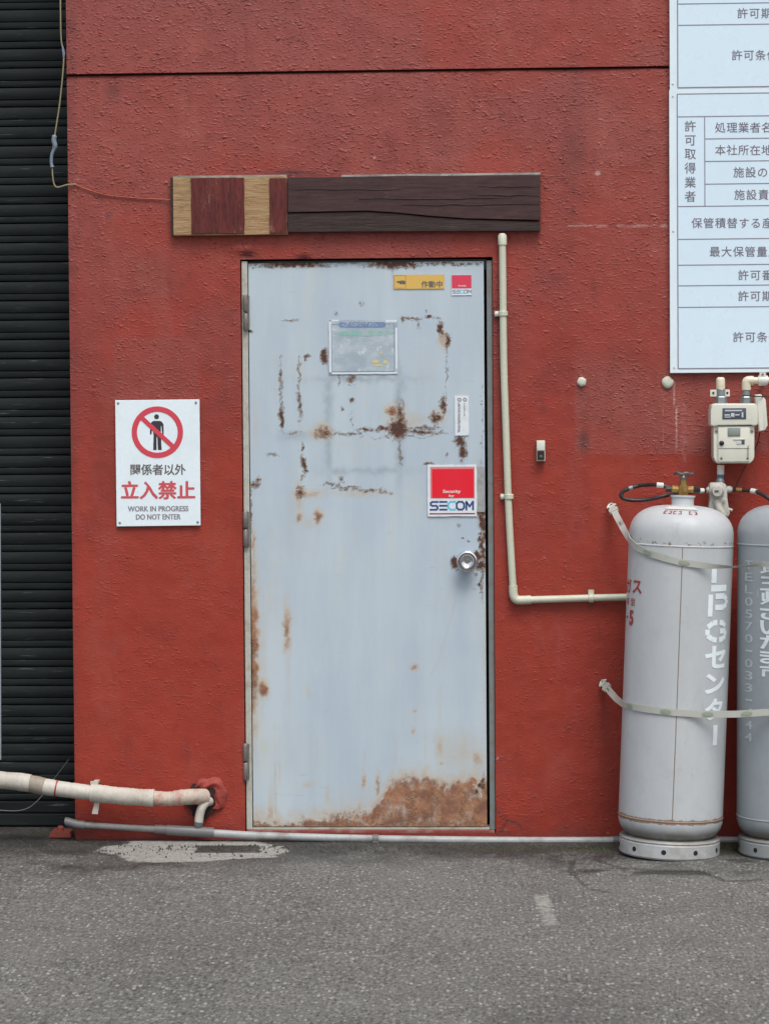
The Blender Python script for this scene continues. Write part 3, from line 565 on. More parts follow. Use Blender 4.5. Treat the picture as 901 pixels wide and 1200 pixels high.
# door frame belongs to the building
m = MB(); a, b = rectP(286, 300, 291.5, 700)[0:2]; m.box(a - 0.004, b, 0.006, 0.10, sz + 0.001, ZT - 0.006); m.build('frame', M['frame_cream'], bld, bevel=0.0015, label='cream painted door jamb on the hinge side')
a2, b2 = rectP(571, 300, 576.5, 700)[0:2]; m = MB(); m.box(a2, b2 + .003, 0.010, 0.10, sz + 0.001, ZT - 0.012); m.build('frame', M['frame_grey'], bld, bevel=0.0015, label='grey door jamb on the knob side')
m = MB(); m.box(b + 0.001, a2 - 0.001, 0.05, 0.10, ZT - 0.04, ZT - 0.004); m.build('frame', M['frame_grey'], bld)
m = MB(); m.box(b + 0.001, a2 - 0.001, 0.008, 0.09, sz + 0.001, sz + 0.008); m.build('threshold', M['frame_cream'], bld, bevel=0.001)

# ------------------------------------------------------------------ door
YF = 0.014
LX0 = b + 0.003; LX1 = P(568.5, 640, YF).x; LZ0 = sz + 0.011; LZ1 = P(430, 307.5, YF).z
door = thing('metal_door', 'pale blue grey steel door with rust patches and peeling stickers set in red wall', 'door', ((LX0 + LX1) / 2, YF, LZ0))
RUST = [  # px,py,rx,ry,strength,channel : 0 dark scale rust 1 orange stain 2 grime and dark patch below the knob 3 cream chips
 (343,311,36,3,.75,0),(462,310,26,4,.85,0),(430,308,136,1.6,.36,0),(525,309,40,2,.5,0),(424,356,4,4,.3,0),(424,355,5,5,.25,1),(394,367,2.5,2,.4,0),(340,375,8,1.2,.5,0),
 (330,452,2,36,.38,0),(330,438,2,7,.6,0),(330,488,2.6,13,.85,0),(351,440,2,22,.45,0),(351,474,2.8,15,.6,0),(380.5,417.5,4,6,.95,0),(360,417,3,2,.7,0),(358,422,1.5,2,.6,0),
 (398,445,1,7,.45,0),(412,445,3,7,.55,0),(412,469,3,3,.6,0),(401,479,1.6,3,.6,0),(412,492,.9,12,.4,0),(481,374,11,1.8,.6,0),(472,375,2,3,.7,0),(490,380,1.5,6,.4,0),(503,371,4,1.8,.75,0),(515,372,3,1.2,.5,0),(500,364,1.5,1.5,.5,0),
 (517,385,3,7,.95,0),(524,400,2.6,9,.65,0),(519,398,6,12,.55,1),(523,440,1.3,35,.3,0),(519,474,4,8,.75,0),(512,490,6,6,.72,0),(514,488,10,10,.45,1),
 (380,508,10,6,.5,0),(378,506,12,9,.6,1),(345,507,14,1.5,.4,0),(405,508,22,1.8,.45,0),(428,503,8,2,.72,0),(448,503,7,2.6,.8,0),(466,503,9,9,1.0,0),(470,490,5,16,.62,0),(495,506,22,2.2,.62,0),(495,501,18,2,.55,0),(468,512,40,1.5,.4,0),
 (459,482,7,7,.8,1),(459,482,3.5,3.5,.5,0),(466,490,14,16,.5,1),(486,492,14,10,.35,1),(468,531,1.8,16,.42,0),(356,525,1.5,6,.5,0),(356,545,3,10,.75,0),(354,560,1.5,4,.5,0),
 (352,577,5,8,.6,0),(360,578,18,5,.6,1),(350,585,5,22,.45,1),(388,568,10,2,.45,0),(404,572,16,2.4,.48,0),(430,574,18,2,.52,0),(452,577,9,2.2,.45,0),(425,578,34,5,.35,1),(398,562,3,5,.45,0),
 (350,606,4,7,.7,1),(372,606,5,8,.78,1),(319,533,7,2,.5,0),(299,569,5,4,.6,0),(303,563,3,4,.5,0),(293,389,3,1.5,.7,0),(362,612,20,10,.25,1),
 (539,518,5,5,.85,0),(541,530,3.5,7,.9,0),(534,517,3,2,.6,0),(524,532,2,3,.4,0),(502,544,6,1.5,.7,0),
 (565,612,4,14,.8,0),(562,640,6,24,.5,3),(566,640,2.5,26,.7,0),(562,632,2,3,.8,0),(560,652,4,5,.9,0),(563,664,4,5,.95,0),(533,660,4.5,5,1.0,0),(531,657,3,3,.8,0),(563,600,7,6,.6,1),(565,680,2,20,.5,0),(538,616,2.5,2,.5,0),(543,630,2,1,.6,0),(549,634,2,1,.5,0),
 (562,685,2,2,.7,0),(565,500,1.5,60,.25,0),(566,580,4,20,.4,3),(567,760,1.5,120,.3,1),(558,674,1.5,1.5,.6,0),(556,690,1.2,1.2,.5,0),
 (296,760,7,90,.86,1),(292,700,3,60,.6,1),(297,840,4,40,.4,1),(520,700,18,40,.12,1),(440,660,30,14,.1,1),(350,430,30,40,.12,1),(500,440,22,50,.14,1),(420,520,60,10,.16,1),(345,600,14,60,.2,1),(300,500,5,60,.2,1),(318,700,26,120,.16,1),(350,880,50,50,.14,1),(440,930,50,18,.2,1),(560,720,8,60,.14,1),(480,850,20,30,.12,1),(565,420,3,90,.22,3),(291,420,2,120,.4,3),(400,312,100,6,.3,3),(293,770,2.5,75,.55,0),(299,740,7,40,.4,1),(308,807,7,10,.8,1),(293,600,2,30,.5,0),(297,640,3,20,.6,1),(293,860,2,25,.5,1),(306,765,8,60,.28,1),
 (336,735,4.5,30,.62,1),(335.5,716,2,14,.4,1),(338,775,3,60,.28,1),(315,700,6,60,.2,1),(486,781,5,4,.65,1),(486,833,3,3,.5,1),(484,857,3,4,.5,1),(516,872,7,16,.4,1),(517,895,3,3,.4,1),(440,905,2,1,.3,1),
 (427,915,3,12,.55,1),(442,918,3,14,.62,1),(361,921,8,4,.42,1),(362,812,5,10,.25,1),(310,875,8,12,.22,1),(456,625,4,3,.3,1),(540,880,30,25,.3,1),(560,890,10,18,.4,1),
 (450,945,1,1,.2,1),(318,623,2,10,.2,1),(346,632,3,20,.18,1),
 (425,444,44,3,.75,2),(384.5,470,4,34,.6,2),(384.5,525,4,34,.6,2),(468,470,4,34,.7,2),(468,525,4,34,.6,2),(405,552,26,3.5,.62,2),(448,552,26,3.5,.62,2),(346,511,15,5,.5,2),(470,450,5,9,.6,2),(563,575,6,30,.5,2),(461,315,1,10,.6,2),(455,312,1.5,4,.7,2),(545,678,12,10,.28,2),
 (560,925,9,14,.75,3),(548,945,22,6,.5,3),(505,944,24,7,.42,3),(562,955,8,8,.3,3),(562,921,2,2,1.0,0),(558,928,3,3,.8,0),(568,905,3,20,.5,3),(566,918,2,10,.7,0),
]
def dattr(U, V):
    X, Y = pxy(U, V, YF); n = fbm(U, V, 30, 4, 61); n2 = fbm(U, V, 90, 3, 62); n3 = fbm(U, V, 8, 3, 63)
    Xw = X + (n - 0.5) * 7 + (n2 - 0.5) * 4; Yw = Y + (fbm(U, V, 30, 4, 64) - 0.5) * 7 + (fbm(U, V, 90, 3, 65) - 0.5) * 4
    ch = [np.zeros_like(X) for _ in range(4)]
    for px, py, rx, ry, s, c in RUST:
        k = 1.0 if max(rx, ry) > 4 else 0.5
        rx = max(rx, 1.2); ry = max(ry, 1.2)
        ch[c] = np.maximum(ch[c], s * blob(X + (Xw - X) * k, Y + (Yw - Y) * k, px, py, rx * 1.15, ry * 1.15))
    # the rusted foot of the door
    tx = [288, 296, 314, 340, 361, 372, 416, 436, 446, 453, 458, 480, 504, 512, 526, 537, 546, 554, 563, 572]; ty = [955, 957, 962, 960, 955, 951, 951, 944, 936, 925, 911, 909, 908, 914, 918, 913, 908, 905, 909, 908]
    top = np.interp(X, tx, ty); d = Y + (n - 0.5) * 22 + (n2 - 0.5) * 8 - top
    ch[1] = np.maximum(ch[1], np.maximum(sstep(-30, 12, d) * 0.62, sstep(-6, 14, d)) * (0.86 + 0.4 * (n3 - 0.5)) * (0.75 + 0.35 * fbm(U * 5, V, 12, 3, 70)))
    ch[1] = np.maximum(ch[1], 0.25 * sstep(-60, 0, d) * (n3 > 0.4) * n3)
    ch[0] = np.maximum(ch[0], 0.36 * sstep(955, 970, Y + (n - 0.5) * 12) * sstep(0, 6, d) + 0.0)
    ch[0] = np.maximum(ch[0], 0.22 * softbox(X, Y, 380, 948, 520, 975, 6) * n3 * 1.6)
    # thin yellow-brown runs below the rust and along the hinge side
    run = sstep(0.60, 0.78, fbm(U * 9, V * 0.55, 3.2, 3, 93)) * fbm(U, V, 6, 3, 94)
    ch[1] = np.maximum(ch[1], run * (0.16 + 0.20 * (1 - sstep(300, 350, X)) * sstep(600, 700, Y) + 0.12 * sstep(820, 900, Y)) * 1.4)
    for px_, y0_, y1_, s_ in ((468, 515, 575, .2), (351, 490, 540, .3), (519, 480, 520, .25), (336, 765, 850, .35), (512, 495, 560, .2), (308, 815, 880, .3), (427, 880, 912, .35), (516, 800, 905, .3), (300, 640, 900, .2), (540, 850, 915, .3), (470, 885, 915, .3), (380, 512, 560, .2)):
        ch[1] = np.maximum(ch[1], s_ * softbox(X + (n2 - 0.5) * 3, Y, px_ - 1.5, y0_, px_ + 1.5, y1_, 3) * (1 - 0.6 * sstep(y0_, y1_, Y)))
    ch[0] = np.maximum(ch[0], 0.26 * sstep(8, 26, d) * sstep(0.45, 0.62, fbm(U * 2.5, V, 9, 3, 95)))
    sl = polyline_d(X, Y, [(534, 704), (512, 780), (504, 792)]); ch[1] = np.maximum(ch[1], 0.26 * np.exp(-(sl / 1.4) ** 2))
    sl = polyline_d(X, Y, [(493, 815), (487, 835)]); ch[1] = np.maximum(ch[1], 0.2 * np.exp(-(sl / 1.4) ** 2))
    return np.stack(ch, -1)
def dpos(U, V):
    return np.stack([U, np.full_like(U, YF) + (fbm(U, V, 2.6, 3, 80) - 0.5) * 0.0035, V], -1)
du = axis([(LX0, LX1, 0.0042)]); dv = axis([(LZ0, LZ1, 0.0042)])
grid_obj('door_panel', du, dv, dpos, dattr, M['door'], door, aname='rust')
m = MB()
for (xa, xb) in ((LX0, LX0 + 0.001), (LX1 - 0.001, LX1)): m.box(xa, xb, YF + 0.0015, YF + 0.036, LZ0, LZ1)
m.box(LX0 + 0.001, LX1 - 0.001, YF + 0.0015, YF + 0.036, LZ1 - 0.001, LZ1); m.box(LX0 + 0.001, LX1 - 0.001, YF + 0.0015, YF + 0.036, LZ0, LZ0 + 0.001)
m.build('door_edge', M['frame_grey'], door)
for y0, y1 in ((345, 388), (598.5, 641), (871, 915)):
    h = MB(); p0 = P(288.2, y1, -0.006); p1 = P(288.2, y0, -0.006); x = p0.x; zc = (p0.z + p1.z) / 2; r = 0.0092
    pr = lambda z0, z1: [(0.001, z0), (r * 0.8, z0 + 0.002), (r, z0 + 0.005), (r, z1 - 0.005), (r * 0.8, z1 - 0.002), (0.001, z1)]
    h.lathe(pr(p0.z, zc - 0.001), 20, (x, -0.004, 0)); h.lathe(pr(zc + 0.001, p1.z), 20, (x - 0.0006, -0.004, 0))
    hg = h.build('hinge', M['hinge'], door, smooth=40)
    MB().box(x, x + 0.012, 0.002, YF + 0.002, p0.z + 0.004, p1.z - 0.004).build('hinge_plate', M['hinge'], hg)
# door knob
kc = P(547.5, 657, YF)
kn = MB().lathe([(0.034, 0.0), (0.034, 0.004), (0.031, 0.008), (0.014, 0.010), (0.012, 0.022), (0.014, 0.026), (0.026, 0.030), (0.034, 0.037), (0.0375, 0.045), (0.0370, 0.050), (0.0345, 0.054), (0.0300, 0.054), (0.026, 0.047), (0.018, 0.040), (0.010, 0.038), (0.001, 0.0375)], 48, kc, 'Y', caps=False)
knob = kn.build('doorknob', M['chrome'], door, smooth=60)
MB().lathe([(0.0075, 0.037), (0.0075, 0.0425), (0.006, 0.044), (0.001, 0.044)], 20, kc, 'Y').build('keyhole', M['hinge'], knob, smooth=40)

# stickers on the door: thin real sheets
def sheet(x0, y0, x1, y1, yb, th=0.0008, ragged=0, seed=1, rot=0):
    a, b, z0, z1 = rectP(x0, y0, x1, y1, yb); rnd = random.Random(seed)
    pts = []
    def side(p, q):
        n = 14 if ragged else 1
        for i in range(n):
            t = i / n; j = (rnd.random() - 0.5) * ragged if i else 0
            pts.append((p[0] + (q[0] - p[0]) * t + j, p[1] + (q[1] - p[1]) * t + j))
    side((a, z0), (b, z0)); side((b, z0), (b, z1)); side((b, z1), (a, z1)); side((a, z1), (a, z0))
    if rot:
        cx, cz = (a + b) / 2, (z0 + z1) / 2; c, s = math.cos(rot), math.sin(rot); pts = [(cx + (x - cx) * c - (z - cz) * s, cz + (x - cx) * s + (z - cz) * c) for x, z in pts]
    return MB().prism(pts, yb - th, yb)
YS = YF - 0.0030
def secom(mb_navy, mb_cyan, x0, x1, z0, z1, y):
    # five squared capitals with a lighter middle letter
    w_ = (x1 - x0) / 5.0; st = (z1 - z0) * 0.20; t = st / 2
    def L(i, pts, mb): ribbon(mb, [(x0 + w_ * i + w_ * 0.94 * a, z0 + t + (z1 - z0 - st) * b) for a, b in pts], st, y, st * 0.45)
    L(0, [(0.92, 1), (0.25, 1), (0.08, 0.85), (0.08, 0.62), (0.25, 0.5), (0.75, 0.5), (0.9, 0.36), (0.9, 0.14), (0.75, 0), (0.05, 0)], mb_navy)
    L(1, [(0.95, 1), (0.15, 1)], mb_navy); L(1, [(0.95, 0.5), (0.15, 0.5)], mb_navy); L(1, [(0.95, 0), (0.15, 0)], mb_navy)
    L(2, [(0.95, 1), (0.35, 1), (0.1, 0.75), (0.1, 0.25), (0.35, 0), (0.95, 0)], mb_cyan)
    L(3, [(0.3, 1), (0.75, 1), (0.98, 0.75), (0.98, 0.25), (0.75, 0), (0.3, 0), (0.07, 0.25), (0.07, 0.75), (0.3, 1)], mb_navy)
    L(4, [(0.2, 0), (0.2, 0.9)], mb_navy); L(4, [(0.2, 1), (0.6, 0.4), (1.0, 1)], mb_navy); L(4, [(1.02, 1), (1.02, 0)], mb_navy)
s1 = sheet(501, 544.5, 558.5, 605, YS, ragged=0.002, seed=4).build('sticker', M['sticker_white'], door, label='large red and white security company sticker above the knob')
sheet(504, 547, 556, 584, YS - 0.0009, 0.0003).build('faded_border', M['pink'], s1)
sheet(506, 549.5, 555, 583.5, YS - 0.0013, 0.0003).build('red_field', M['sticker_red'], s1)
mn, mc, mw, ml = MB(), MB(), MB(), MB(); a, b_, z0, z1 = rectP(504, 587, 554.5, 598.3, YS)
secom(mn, mc, a, b_, z0, z1, YS - 0.0011); mn.build('lettering', M['navy'], s1); mc.build('lettering', M['cyan'], s1)
a, b_, z0, z1 = rectP(519, 573.8, 539.5, 578.8, YS); text_fit(mw, 'Security', a, b_, z0, z1, YS - 0.0019, 0.01)
a, b_, z0, z1 = rectP(526, 579.6, 532, 583, YS); text_fit(mw, 'by', a, b_, z0, z1, YS - 0.0019, 0.01); mw.build('lettering', M['tag_white'], s1)
sheet(503, 601.2, 556.5, 602.8, YS - 0.0009, 0.0003).build('red_line', M['red_stencil'], s1)
s2 = sheet(529, 322, 552.6, 346, YS, seed=5).build('sticker', M['sticker_white'], door, label='small red and white security company sticker in the top right corner')
sheet(529.3, 322.3, 552.3, 338, YS - 0.0009, 0.0003).build('red_field', M['sticker_rose'], s2)
mn, mc, mw = MB(), MB(), MB(); a, b_, z0, z1 = rectP(530, 339.5, 552, 344, YS); secom(mn, mc, a, b_, z0, z1, YS - 0.0011)
mn.build('lettering', M['faded_blue'], s2); mc.build('lettering', M['cyan'], s2)
a, b_, z0, z1 = rectP(537, 334, 546, 336, YS); text_fit(mw, 'Security', a, b_, z0, z1, YS - 0.0014, 0.01); mw.build('lettering', M['tag_white'], s2)
s3 = sheet(461.2, 322, 520.5, 338.5, YS, ragged=0.001, seed=6, rot=R(-0.3)).build('sticker', M['yellow'], door, label='yellow strip sticker with black characters')
mk = MB(); q = rectP(461.2, 322, 520.5, 338.5, YS)
for ch, px in zip('作動中', (497.5, 506.2, 514.8)):
    p = P(px, 333.2, YS); put_bold(mk, ch, p.x, p.z, 0.0250, YS - 0.0011, 0.030, 0.0)
pp = [(464.5, 331), (464.5, 329.8), (469, 329), (472, 328.5), (475, 329.5), (475, 333.2), (468.5, 333), (468, 331.8)]
pts = [(P(a, b, YS).x, P(a, b, YS).z) for a, b in pp]; mk.add([(x, YS - 0.0011, z) for x, z in pts], [tuple(range(len(pts)))])
mk.build('lettering', M['text_ink'], s3)
mk = MB(); a, b_, z0, z1 = rectP(462, 323, 475.5, 337.5, YS); ribbon(mk, [(a, z0), (b_, z0), (b_, z1), (a, z1), (a, z0)], 0.0014, YS - 0.0010); mk.build('printed_box', M['tan'], s3)
def notice_mat():
    t = NT('weathered_notice_film'); n = t.noise(30, 5, 0.7); n2 = t.noise(110, 3, 0.7); n3 = t.noise(12, 4, 0.65, t.mapping((1, 1, 2)))
    c = t.mix(t.ramp(n3, 0.35, 0.65), (0.44, 0.51, 0.56), (0.33, 0.40, 0.46)); c = t.mix(t.ramp(n, 0.55, 0.68, 0, 0.8), c, (0.62, 0.66, 0.66))
    c = t.mix(t.ramp(n2, 0.6, 0.72, 0, 0.6), c, (0.24, 0.28, 0.31)); return t.fin(c, 0.4, 0, t.bump(n, 0.4, 0.001))
M['notice'] = notice_mat()
def teal_mat():
    t = NT('faded_green_print'); n = t.noise(40, 5, 0.7); c = t.mix(t.ramp(n, 0.4, 0.6), (0.36, 0.45, 0.47), (0.22, 0.45, 0.40)); return t.fin(c, 0.45)
M['teal'] = teal_mat()
s4 = sheet(385.5, 375, 466, 438.5, YS, ragged=0.003, seed=9, rot=R(-0.2)).build('notice_sticker', M['notice'], door, label='weathered grey notice with blue heading and scraped surface')
mk = MB()
for x0, y0, x1, y1 in ((385.8, 375.5, 388.5, 438), (386, 374.8, 397, 376.6), (452, 374.8, 465, 377.5), (386, 436.3, 465.5, 438.2), (463.4, 384, 465.6, 432)):
    a, b_, z0, z1 = rectP(x0, y0, x1, y1, YS); mk.add([(a, YS - 0.0011, z0), (b_, YS - 0.0011, z0), (b_, YS - 0.0011, z1), (a, YS - 0.0011, z1)], [(0, 1, 2, 3)])
mk.build('worn_white_edge', M['sticker_white'], s4)
mk = MB(); a, b_, z0, z1 = rectP(388.5, 379.8, 462, 435.3, YS); ribbon(mk, [(a, z0), (b_, z0), (b_, z1), (a, z1), (a, z0)], 0.0019, YS - 0.0013); mk.build('printed_frame', M['faded_blue'], s4)
mk = MB(); c1 = P(400, 380.5, YS); c2 = P(449, 380.5, YS); hh = 0.0095
pts = [(c1.x - hh * math.sin(a), c1.z + hh * math.cos(a)) for a in np.linspace(0, math.pi, 9)] + [(c2.x + hh * math.sin(a), c2.z - hh * math.cos(a)) for a in np.linspace(0, math.pi, 9)]
mk.add([(x, YS - 0.0015, z) for x, z in pts], [tuple(range(len(pts)))]); mk.build('heading', M['faded_blue'], s4)
mk = MB(); rn = random.Random(12); x = 402.0
while x < 441:      # illegible worn heading: scraps of strokes
    w1 = rn.uniform(0.8, 2.4)
    for _ in range(3):
        a = P(x + rn.uniform(-1, 1), 380.3 + rn.uniform(-2.4, 2.4), YS); d = rn.uniform(-0.3, 0.3)
        ribbon(mk, [(a.x, a.z), (a.x + (0.005 if rn.random() < 0.5 else 0.001), a.z + (0.001 if rn.random() < 0.5 else 0.005))], 0.0017, YS - 0.0017)
    x += w1 + 0.9
mk.build('heading_print', M['label_light'], s4)
mk = MB(); c = P(430, 390.5, YS); rn = random.Random(5); n = 40
mk.add([(P(427 + 36 * math.cos(2 * math.pi * k / n), 390.5, YS).x, YS - 0.0012, c.z + math.sin(2 * math.pi * k / n) * 0.010 * (0.8 + 0.4 * rn.random())) for k in range(n)], [tuple(range(n))]); mk.build('green_print', M['teal'], s4)
mk = MB()
for px, py, rx, rz in ((440, 423.5, 4, 2.3), (451.5, 424, 3.2, 2.3), (447, 413.5, 1.8, 1.2), (443, 428, 7, 1.2)):
    c = P(px, py, YS); disc(mk, c.x, c.z, rx / 333, rz / 333, YS - 0.0013, 12)
mk.build('yellow_print', M['pale_yellow'], s4)
s5 = sheet(532.8, 463.5, 549.3, 510.3, YS, ragged=0.0008, seed=3).build('sticker', M['sticker_white'], door, label='narrow upright white label with grey print')
mk = MB(); rn = random.Random(3)
for px, y0, y1 in ((537.2, 472, 508), (538.6, 474, 506), (544.2, 473, 488)):
    y = y0
    while y < y1:
        a = P(px - 1.1, y, YS); bq = P(px + 1.1 * rn.uniform(0.3, 1), y + rn.uniform(-0.3, 0.3), YS); ribbon(mk, [(a.x, a.z), (bq.x, bq.z)], 0.0022, YS - 0.0011); y += rn.uniform(1.0, 1.8)
for px in (538.2, 544.5):
    c = P(px, 468.5, YS); ring(mk, c.x, c.z, 0.003, 0.007, YS - 0.0011, 16)
mk.build('fine_print', M['small_ink'], s5)
t_ = sheet(557.5, 547, 567.5, 600, YS + 0.0004, ragged=0.001, seed=8).build('tape_strip', M['pvc_pale'], door, label='strip of grey tape at the door edge')

# ------------------------------------------------------------------ roller shutter
SY = 0.30
sx0, sx1 = -3.25, XL + 0.10
sh = thing('roller_shutter', 'dark grey roller shutter of narrow horizontal slats left of the red wall', 'shutter', ((sx0 + sx1) / 2, SY, 0))
zs0 = P(40, 938, SY).z; pitch = P(40, 500, SY).z - P(40, 522.6, SY).z
prof = [(0.010, 0.0), (0.0035, 0.002), (0.0015, 0.006), (0.001, 0.012), (0.0015, 0.020), (0.0045, 0.0225), (0.009, 0.024), (0.003, 0.0265), (0.0, 0.034), (-0.0008, 0.044), (0.0, 0.056), (0.004, 0.0645), (0.010, 0.0668)]
k = pitch / 0.068; ms = MB(); NS = 1
vs = []; xsl = (sx0 - (sx0 + sx1) / 2, sx1 - (sx0 + sx1) / 2)
for x in xsl: vs += [(x, y, z * k) for y, z in prof]
n = len(prof); ms.add(vs, [(i, i + 1, n + i + 1, n + i) for i in range(n - 1)])
me = None; nsl = int(math.ceil((4.0 - zs0) / pitch))
for i in range(nsl):
    if me is None: o = ms.build('slat', M['shutter'], sh, smooth=35, local=True); me = o.data
    else: o = o.copy(); C.objects.link(o); o.parent = sh
    o.location = (0, random.Random(i).uniform(-0.0015, 0.0015), zs0 + i * pitch)
m = MB(); m.box(sx0, sx1, SY - 0.008, SY + 0.02, P(40, 952, SY).z, zs0 - 0.003); m.box(sx0, sx1, SY - 0.02, SY + 0.02, 0.004, P(40, 953, SY).z); m.build('bottom_rail', M['shutter'], sh, bevel=0.004)
m = MB(); m.box(XL + 0.0, XL + 0.06, SY - 0.035, SY - 0.018, 0, 4); m.build('guide_rail', M['shutter'], sh); MB().box(sx0 - 0.05, sx0 + 0.03, SY - 0.03, SY + 0.03, 0, 4).build('guide_rail', M['shutter'], sh)
MB().box(sx0 - 0.05, XL + 0.2, SY + 0.035, SY + 0.05, 0, 4.02).build('backing', M['dark'], sh)

# thin pole at the left edge
m = MB(); m.tube([P(-1.5, 890, 0.1), P(-2.2, 590, 0.1)], 0.011, 12); tag(m.build('pole', M['pole'], smooth=40), 'pale upright pole against the dark shutter at the left edge', 'pole')

# ------------------------------------------------------------------ boards over the door
def board_box(x0, y0, x1, y1, yf, yb):
    a, b, z0, z1 = rectP(x0, y0, x1, y1, yf); return a, b, z0, z1
bt = thing('wooden_board', 'short weathered board with tan and red painted squares above the door', 'board', P(270, 276, -0.01))
a, b_, z0, z1 = rectP(203.5, 207.5, 337, 275.5, -0.02); MB().box(a, b_, -0.028, -0.004, z0, z1).build('plank', M['tan'], bt, bevel=0.002)
a1, b1, c0, c1 = rectP(200.5, 208, 203.4, 276, -0.02); MB().box(a1, b1, -0.024, -0.004, c0, c1).build('edge_strip', M['darkwood2'], bt, bevel=0.001)
for x0, y0, x1, y1 in ((224.5, 208.5, 286.5, 273.8), (316, 208.8, 336.5, 273.5)):
    q = rectP(x0, y0, x1, y1, -0.03); rn = random.Random(x0); N = 12
    pts = [(q[0] + (q[1] - q[0]) * i / N, q[2] + rn.uniform(-.0008, .0015)) for i in range(N)] + [(q[1] + rn.uniform(-.0015, .001), q[2] + (q[3] - q[2]) * i / N) for i in range(N)] + [(q[1] - (q[1] - q[0]) * i / N, q[3] + rn.uniform(-.001, .0008)) for i in range(N)] + [(q[0] + rn.uniform(-.001, .0015), q[3] - (q[3] - q[2]) * i / N) for i in range(N)]
    MB().prism(pts, -0.034, -0.0285).build('red_panel', M['redwood'], bt, bevel=0.0008, seg=1)
q = rectP(204, 205.6, 336, 207.3, -0.02); MB().box(q[0], q[1], -0.024, -0.003, q[2], q[3]).build('top_edge', M['cement'], bt)
db = thing('wooden_board', 'long dark brown cracked board above the door', 'board', P(485, 272, -0.01))
crk = [(337.5, 249), (380, 248), (430, 247), (462, 249), (503, 253), (545, 256), (633, 258)]
tp = [(633, 205), (560, 206.5), (480, 206), (400, 207.5), (337.5, 208)]
f = lambda L, y: [(P(a, b, y).x, P(a, b, y).z) for a, b in L]
MB().prism(f(crk + tp, -0.03), -0.036, -0.006).build('plank', M['darkwood'], db, bevel=0.0015)
lo = [(337.5, 272), (485, 271), (633, 270.5)] + [(633, 260.5), (545, 257.3), (503, 254.3), (462, 250.2), (430, 248.2), (380, 249.2), (337.5, 250.2)]
MB().prism(f(lo, -0.03), -0.031, -0.004).build('plank', M['darkwood2'], db, bevel=0.0015)
m = MB(); rn = random.Random(7)       # torn grain ridges standing proud
for x0, x1, yy in ((560, 632, 219), (560, 633, 229), (470, 632, 240), (420, 600, 233), (345, 470, 222)):
    pts = [P(x0 + (x1 - x0) * i / 8, yy + rn.uniform(-1, 1), -0.0362) for i in range(9)]; m.tube(pts, [0.0012 + 0.0012 * math.sin(math.pi * i / 8) for i in range(9)], 5)
m.build('grain_ridges', M['darkwood2'], db, smooth=60)
q = rectP(400, 204.8, 633, 206.8, -0.02); MB().box(q[0], q[1], -0.028, -0.003, q[2] + 0.0015, q[3] + 0.003).build('top_edge', M['cement'], db)

# ------------------------------------------------------------------ prohibition sign
sg = thing('warning_sign', 'white no entry sign with red ring and walking figure left of the door', 'sign', P(185, 616, -0.004))
YP = -0.012
cs = [(135.2, 469), (234, 468), (235.3, 615.8), (137, 617)]
pl = MB().prism([(P(x, y, YP).x, P(x, y, YP).z) for x, y in (cs[3], cs[2], cs[1], cs[0])], YP, YP + 0.006); pl.build('plate', M['sign'], sg, bevel=0.0015)
YI = YP - 0.0008; c = P(184.7, 506.5, YP); RO = 30.3 / 333; RI = 24.0 / 333
m = MB()
for sgx in (0,):   # figure
    u = 1 / 333.0; cx = c.x - 0.002; z = lambda py: c.z + (506.5 - py) / 333
    disc(m, cx, z(488.3), 2.9 * u, 2.9 * u, YI, 20)
    poly = [(-6.8, 496), (-5.5, 494), (-3.5, 493.2), (3.5, 493.2), (5.8, 494), (8.0, 497), (8.2, 509), (6.5, 509), (5.6, 499), (5.0, 499), (4.8, 511), (5.6, 527.3), (1.2, 527.3), (0.6, 512), (-0.3, 512), (-0.4, 527.3), (-4.4, 527.3), (-3.8, 511), (-4.8, 500), (-5.2, 500), (-6.2, 509), (-8.0, 509), (-7.8, 499)]
    bmv = [(cx + x * u, YI, z(y)) for x, y in poly]; m.add(bmv[::-1], [tuple(range(len(bmv)))])
m.build('figure', M['black_ink'], sg)
m = MB(); ring(m, c.x, c.z, RI, RO, YI - 0.0004, 72); d = RI * 0.745
ribbon(m, [(c.x - d, c.z + d * 0.93), (c.x + d, c.z - d * 0.93)], 5.4 / 333, YI - 0.0006); m.build('ring', M['red_ink'], sg)
m = MB()
for ch, px in zip('関係者以外', np.linspace(159, 211.5, 5)):
    p = P(px, 550.3, YP); put_bold(m, ch, p.x, p.z, 0.0405, YI, 0.012)
m.build('lettering', M['text_ink'], sg)
m = MB()
for ch, px in zip('立入禁止', (152.5, 174.5, 196.5, 218.5)):
    p = P(px, 574.6, YP); put_bold(m, ch, p.x, p.z, 0.0665, YI, 0.030, 0.004)
m.build('lettering', M['red_text'], sg)
m = MB(); q = rectP(150.3, 593, 221, 599.3, YP); text_fit(m, 'WORK IN PROGRESS', q[0], q[1], q[2], q[3], YI, 0.008)
q = rectP(159.8, 602.5, 212, 608.8, YP); text_fit(m, 'DO NOT ENTER', q[0], q[1], q[2], q[3], YI, 0.008); m.build('lettering', M['small_ink'], sg)
for px, py in ((138.8, 472.5), (229.8, 471.8), (140.8, 612.6), (232, 611.8)):
    MB().lathe([(0.0045, 0), (0.004, 0.002), (0.001, 0.003)], 12, P(px, py, YP), 'Y').build('screw', M['metal_grey'], sg, smooth=40)

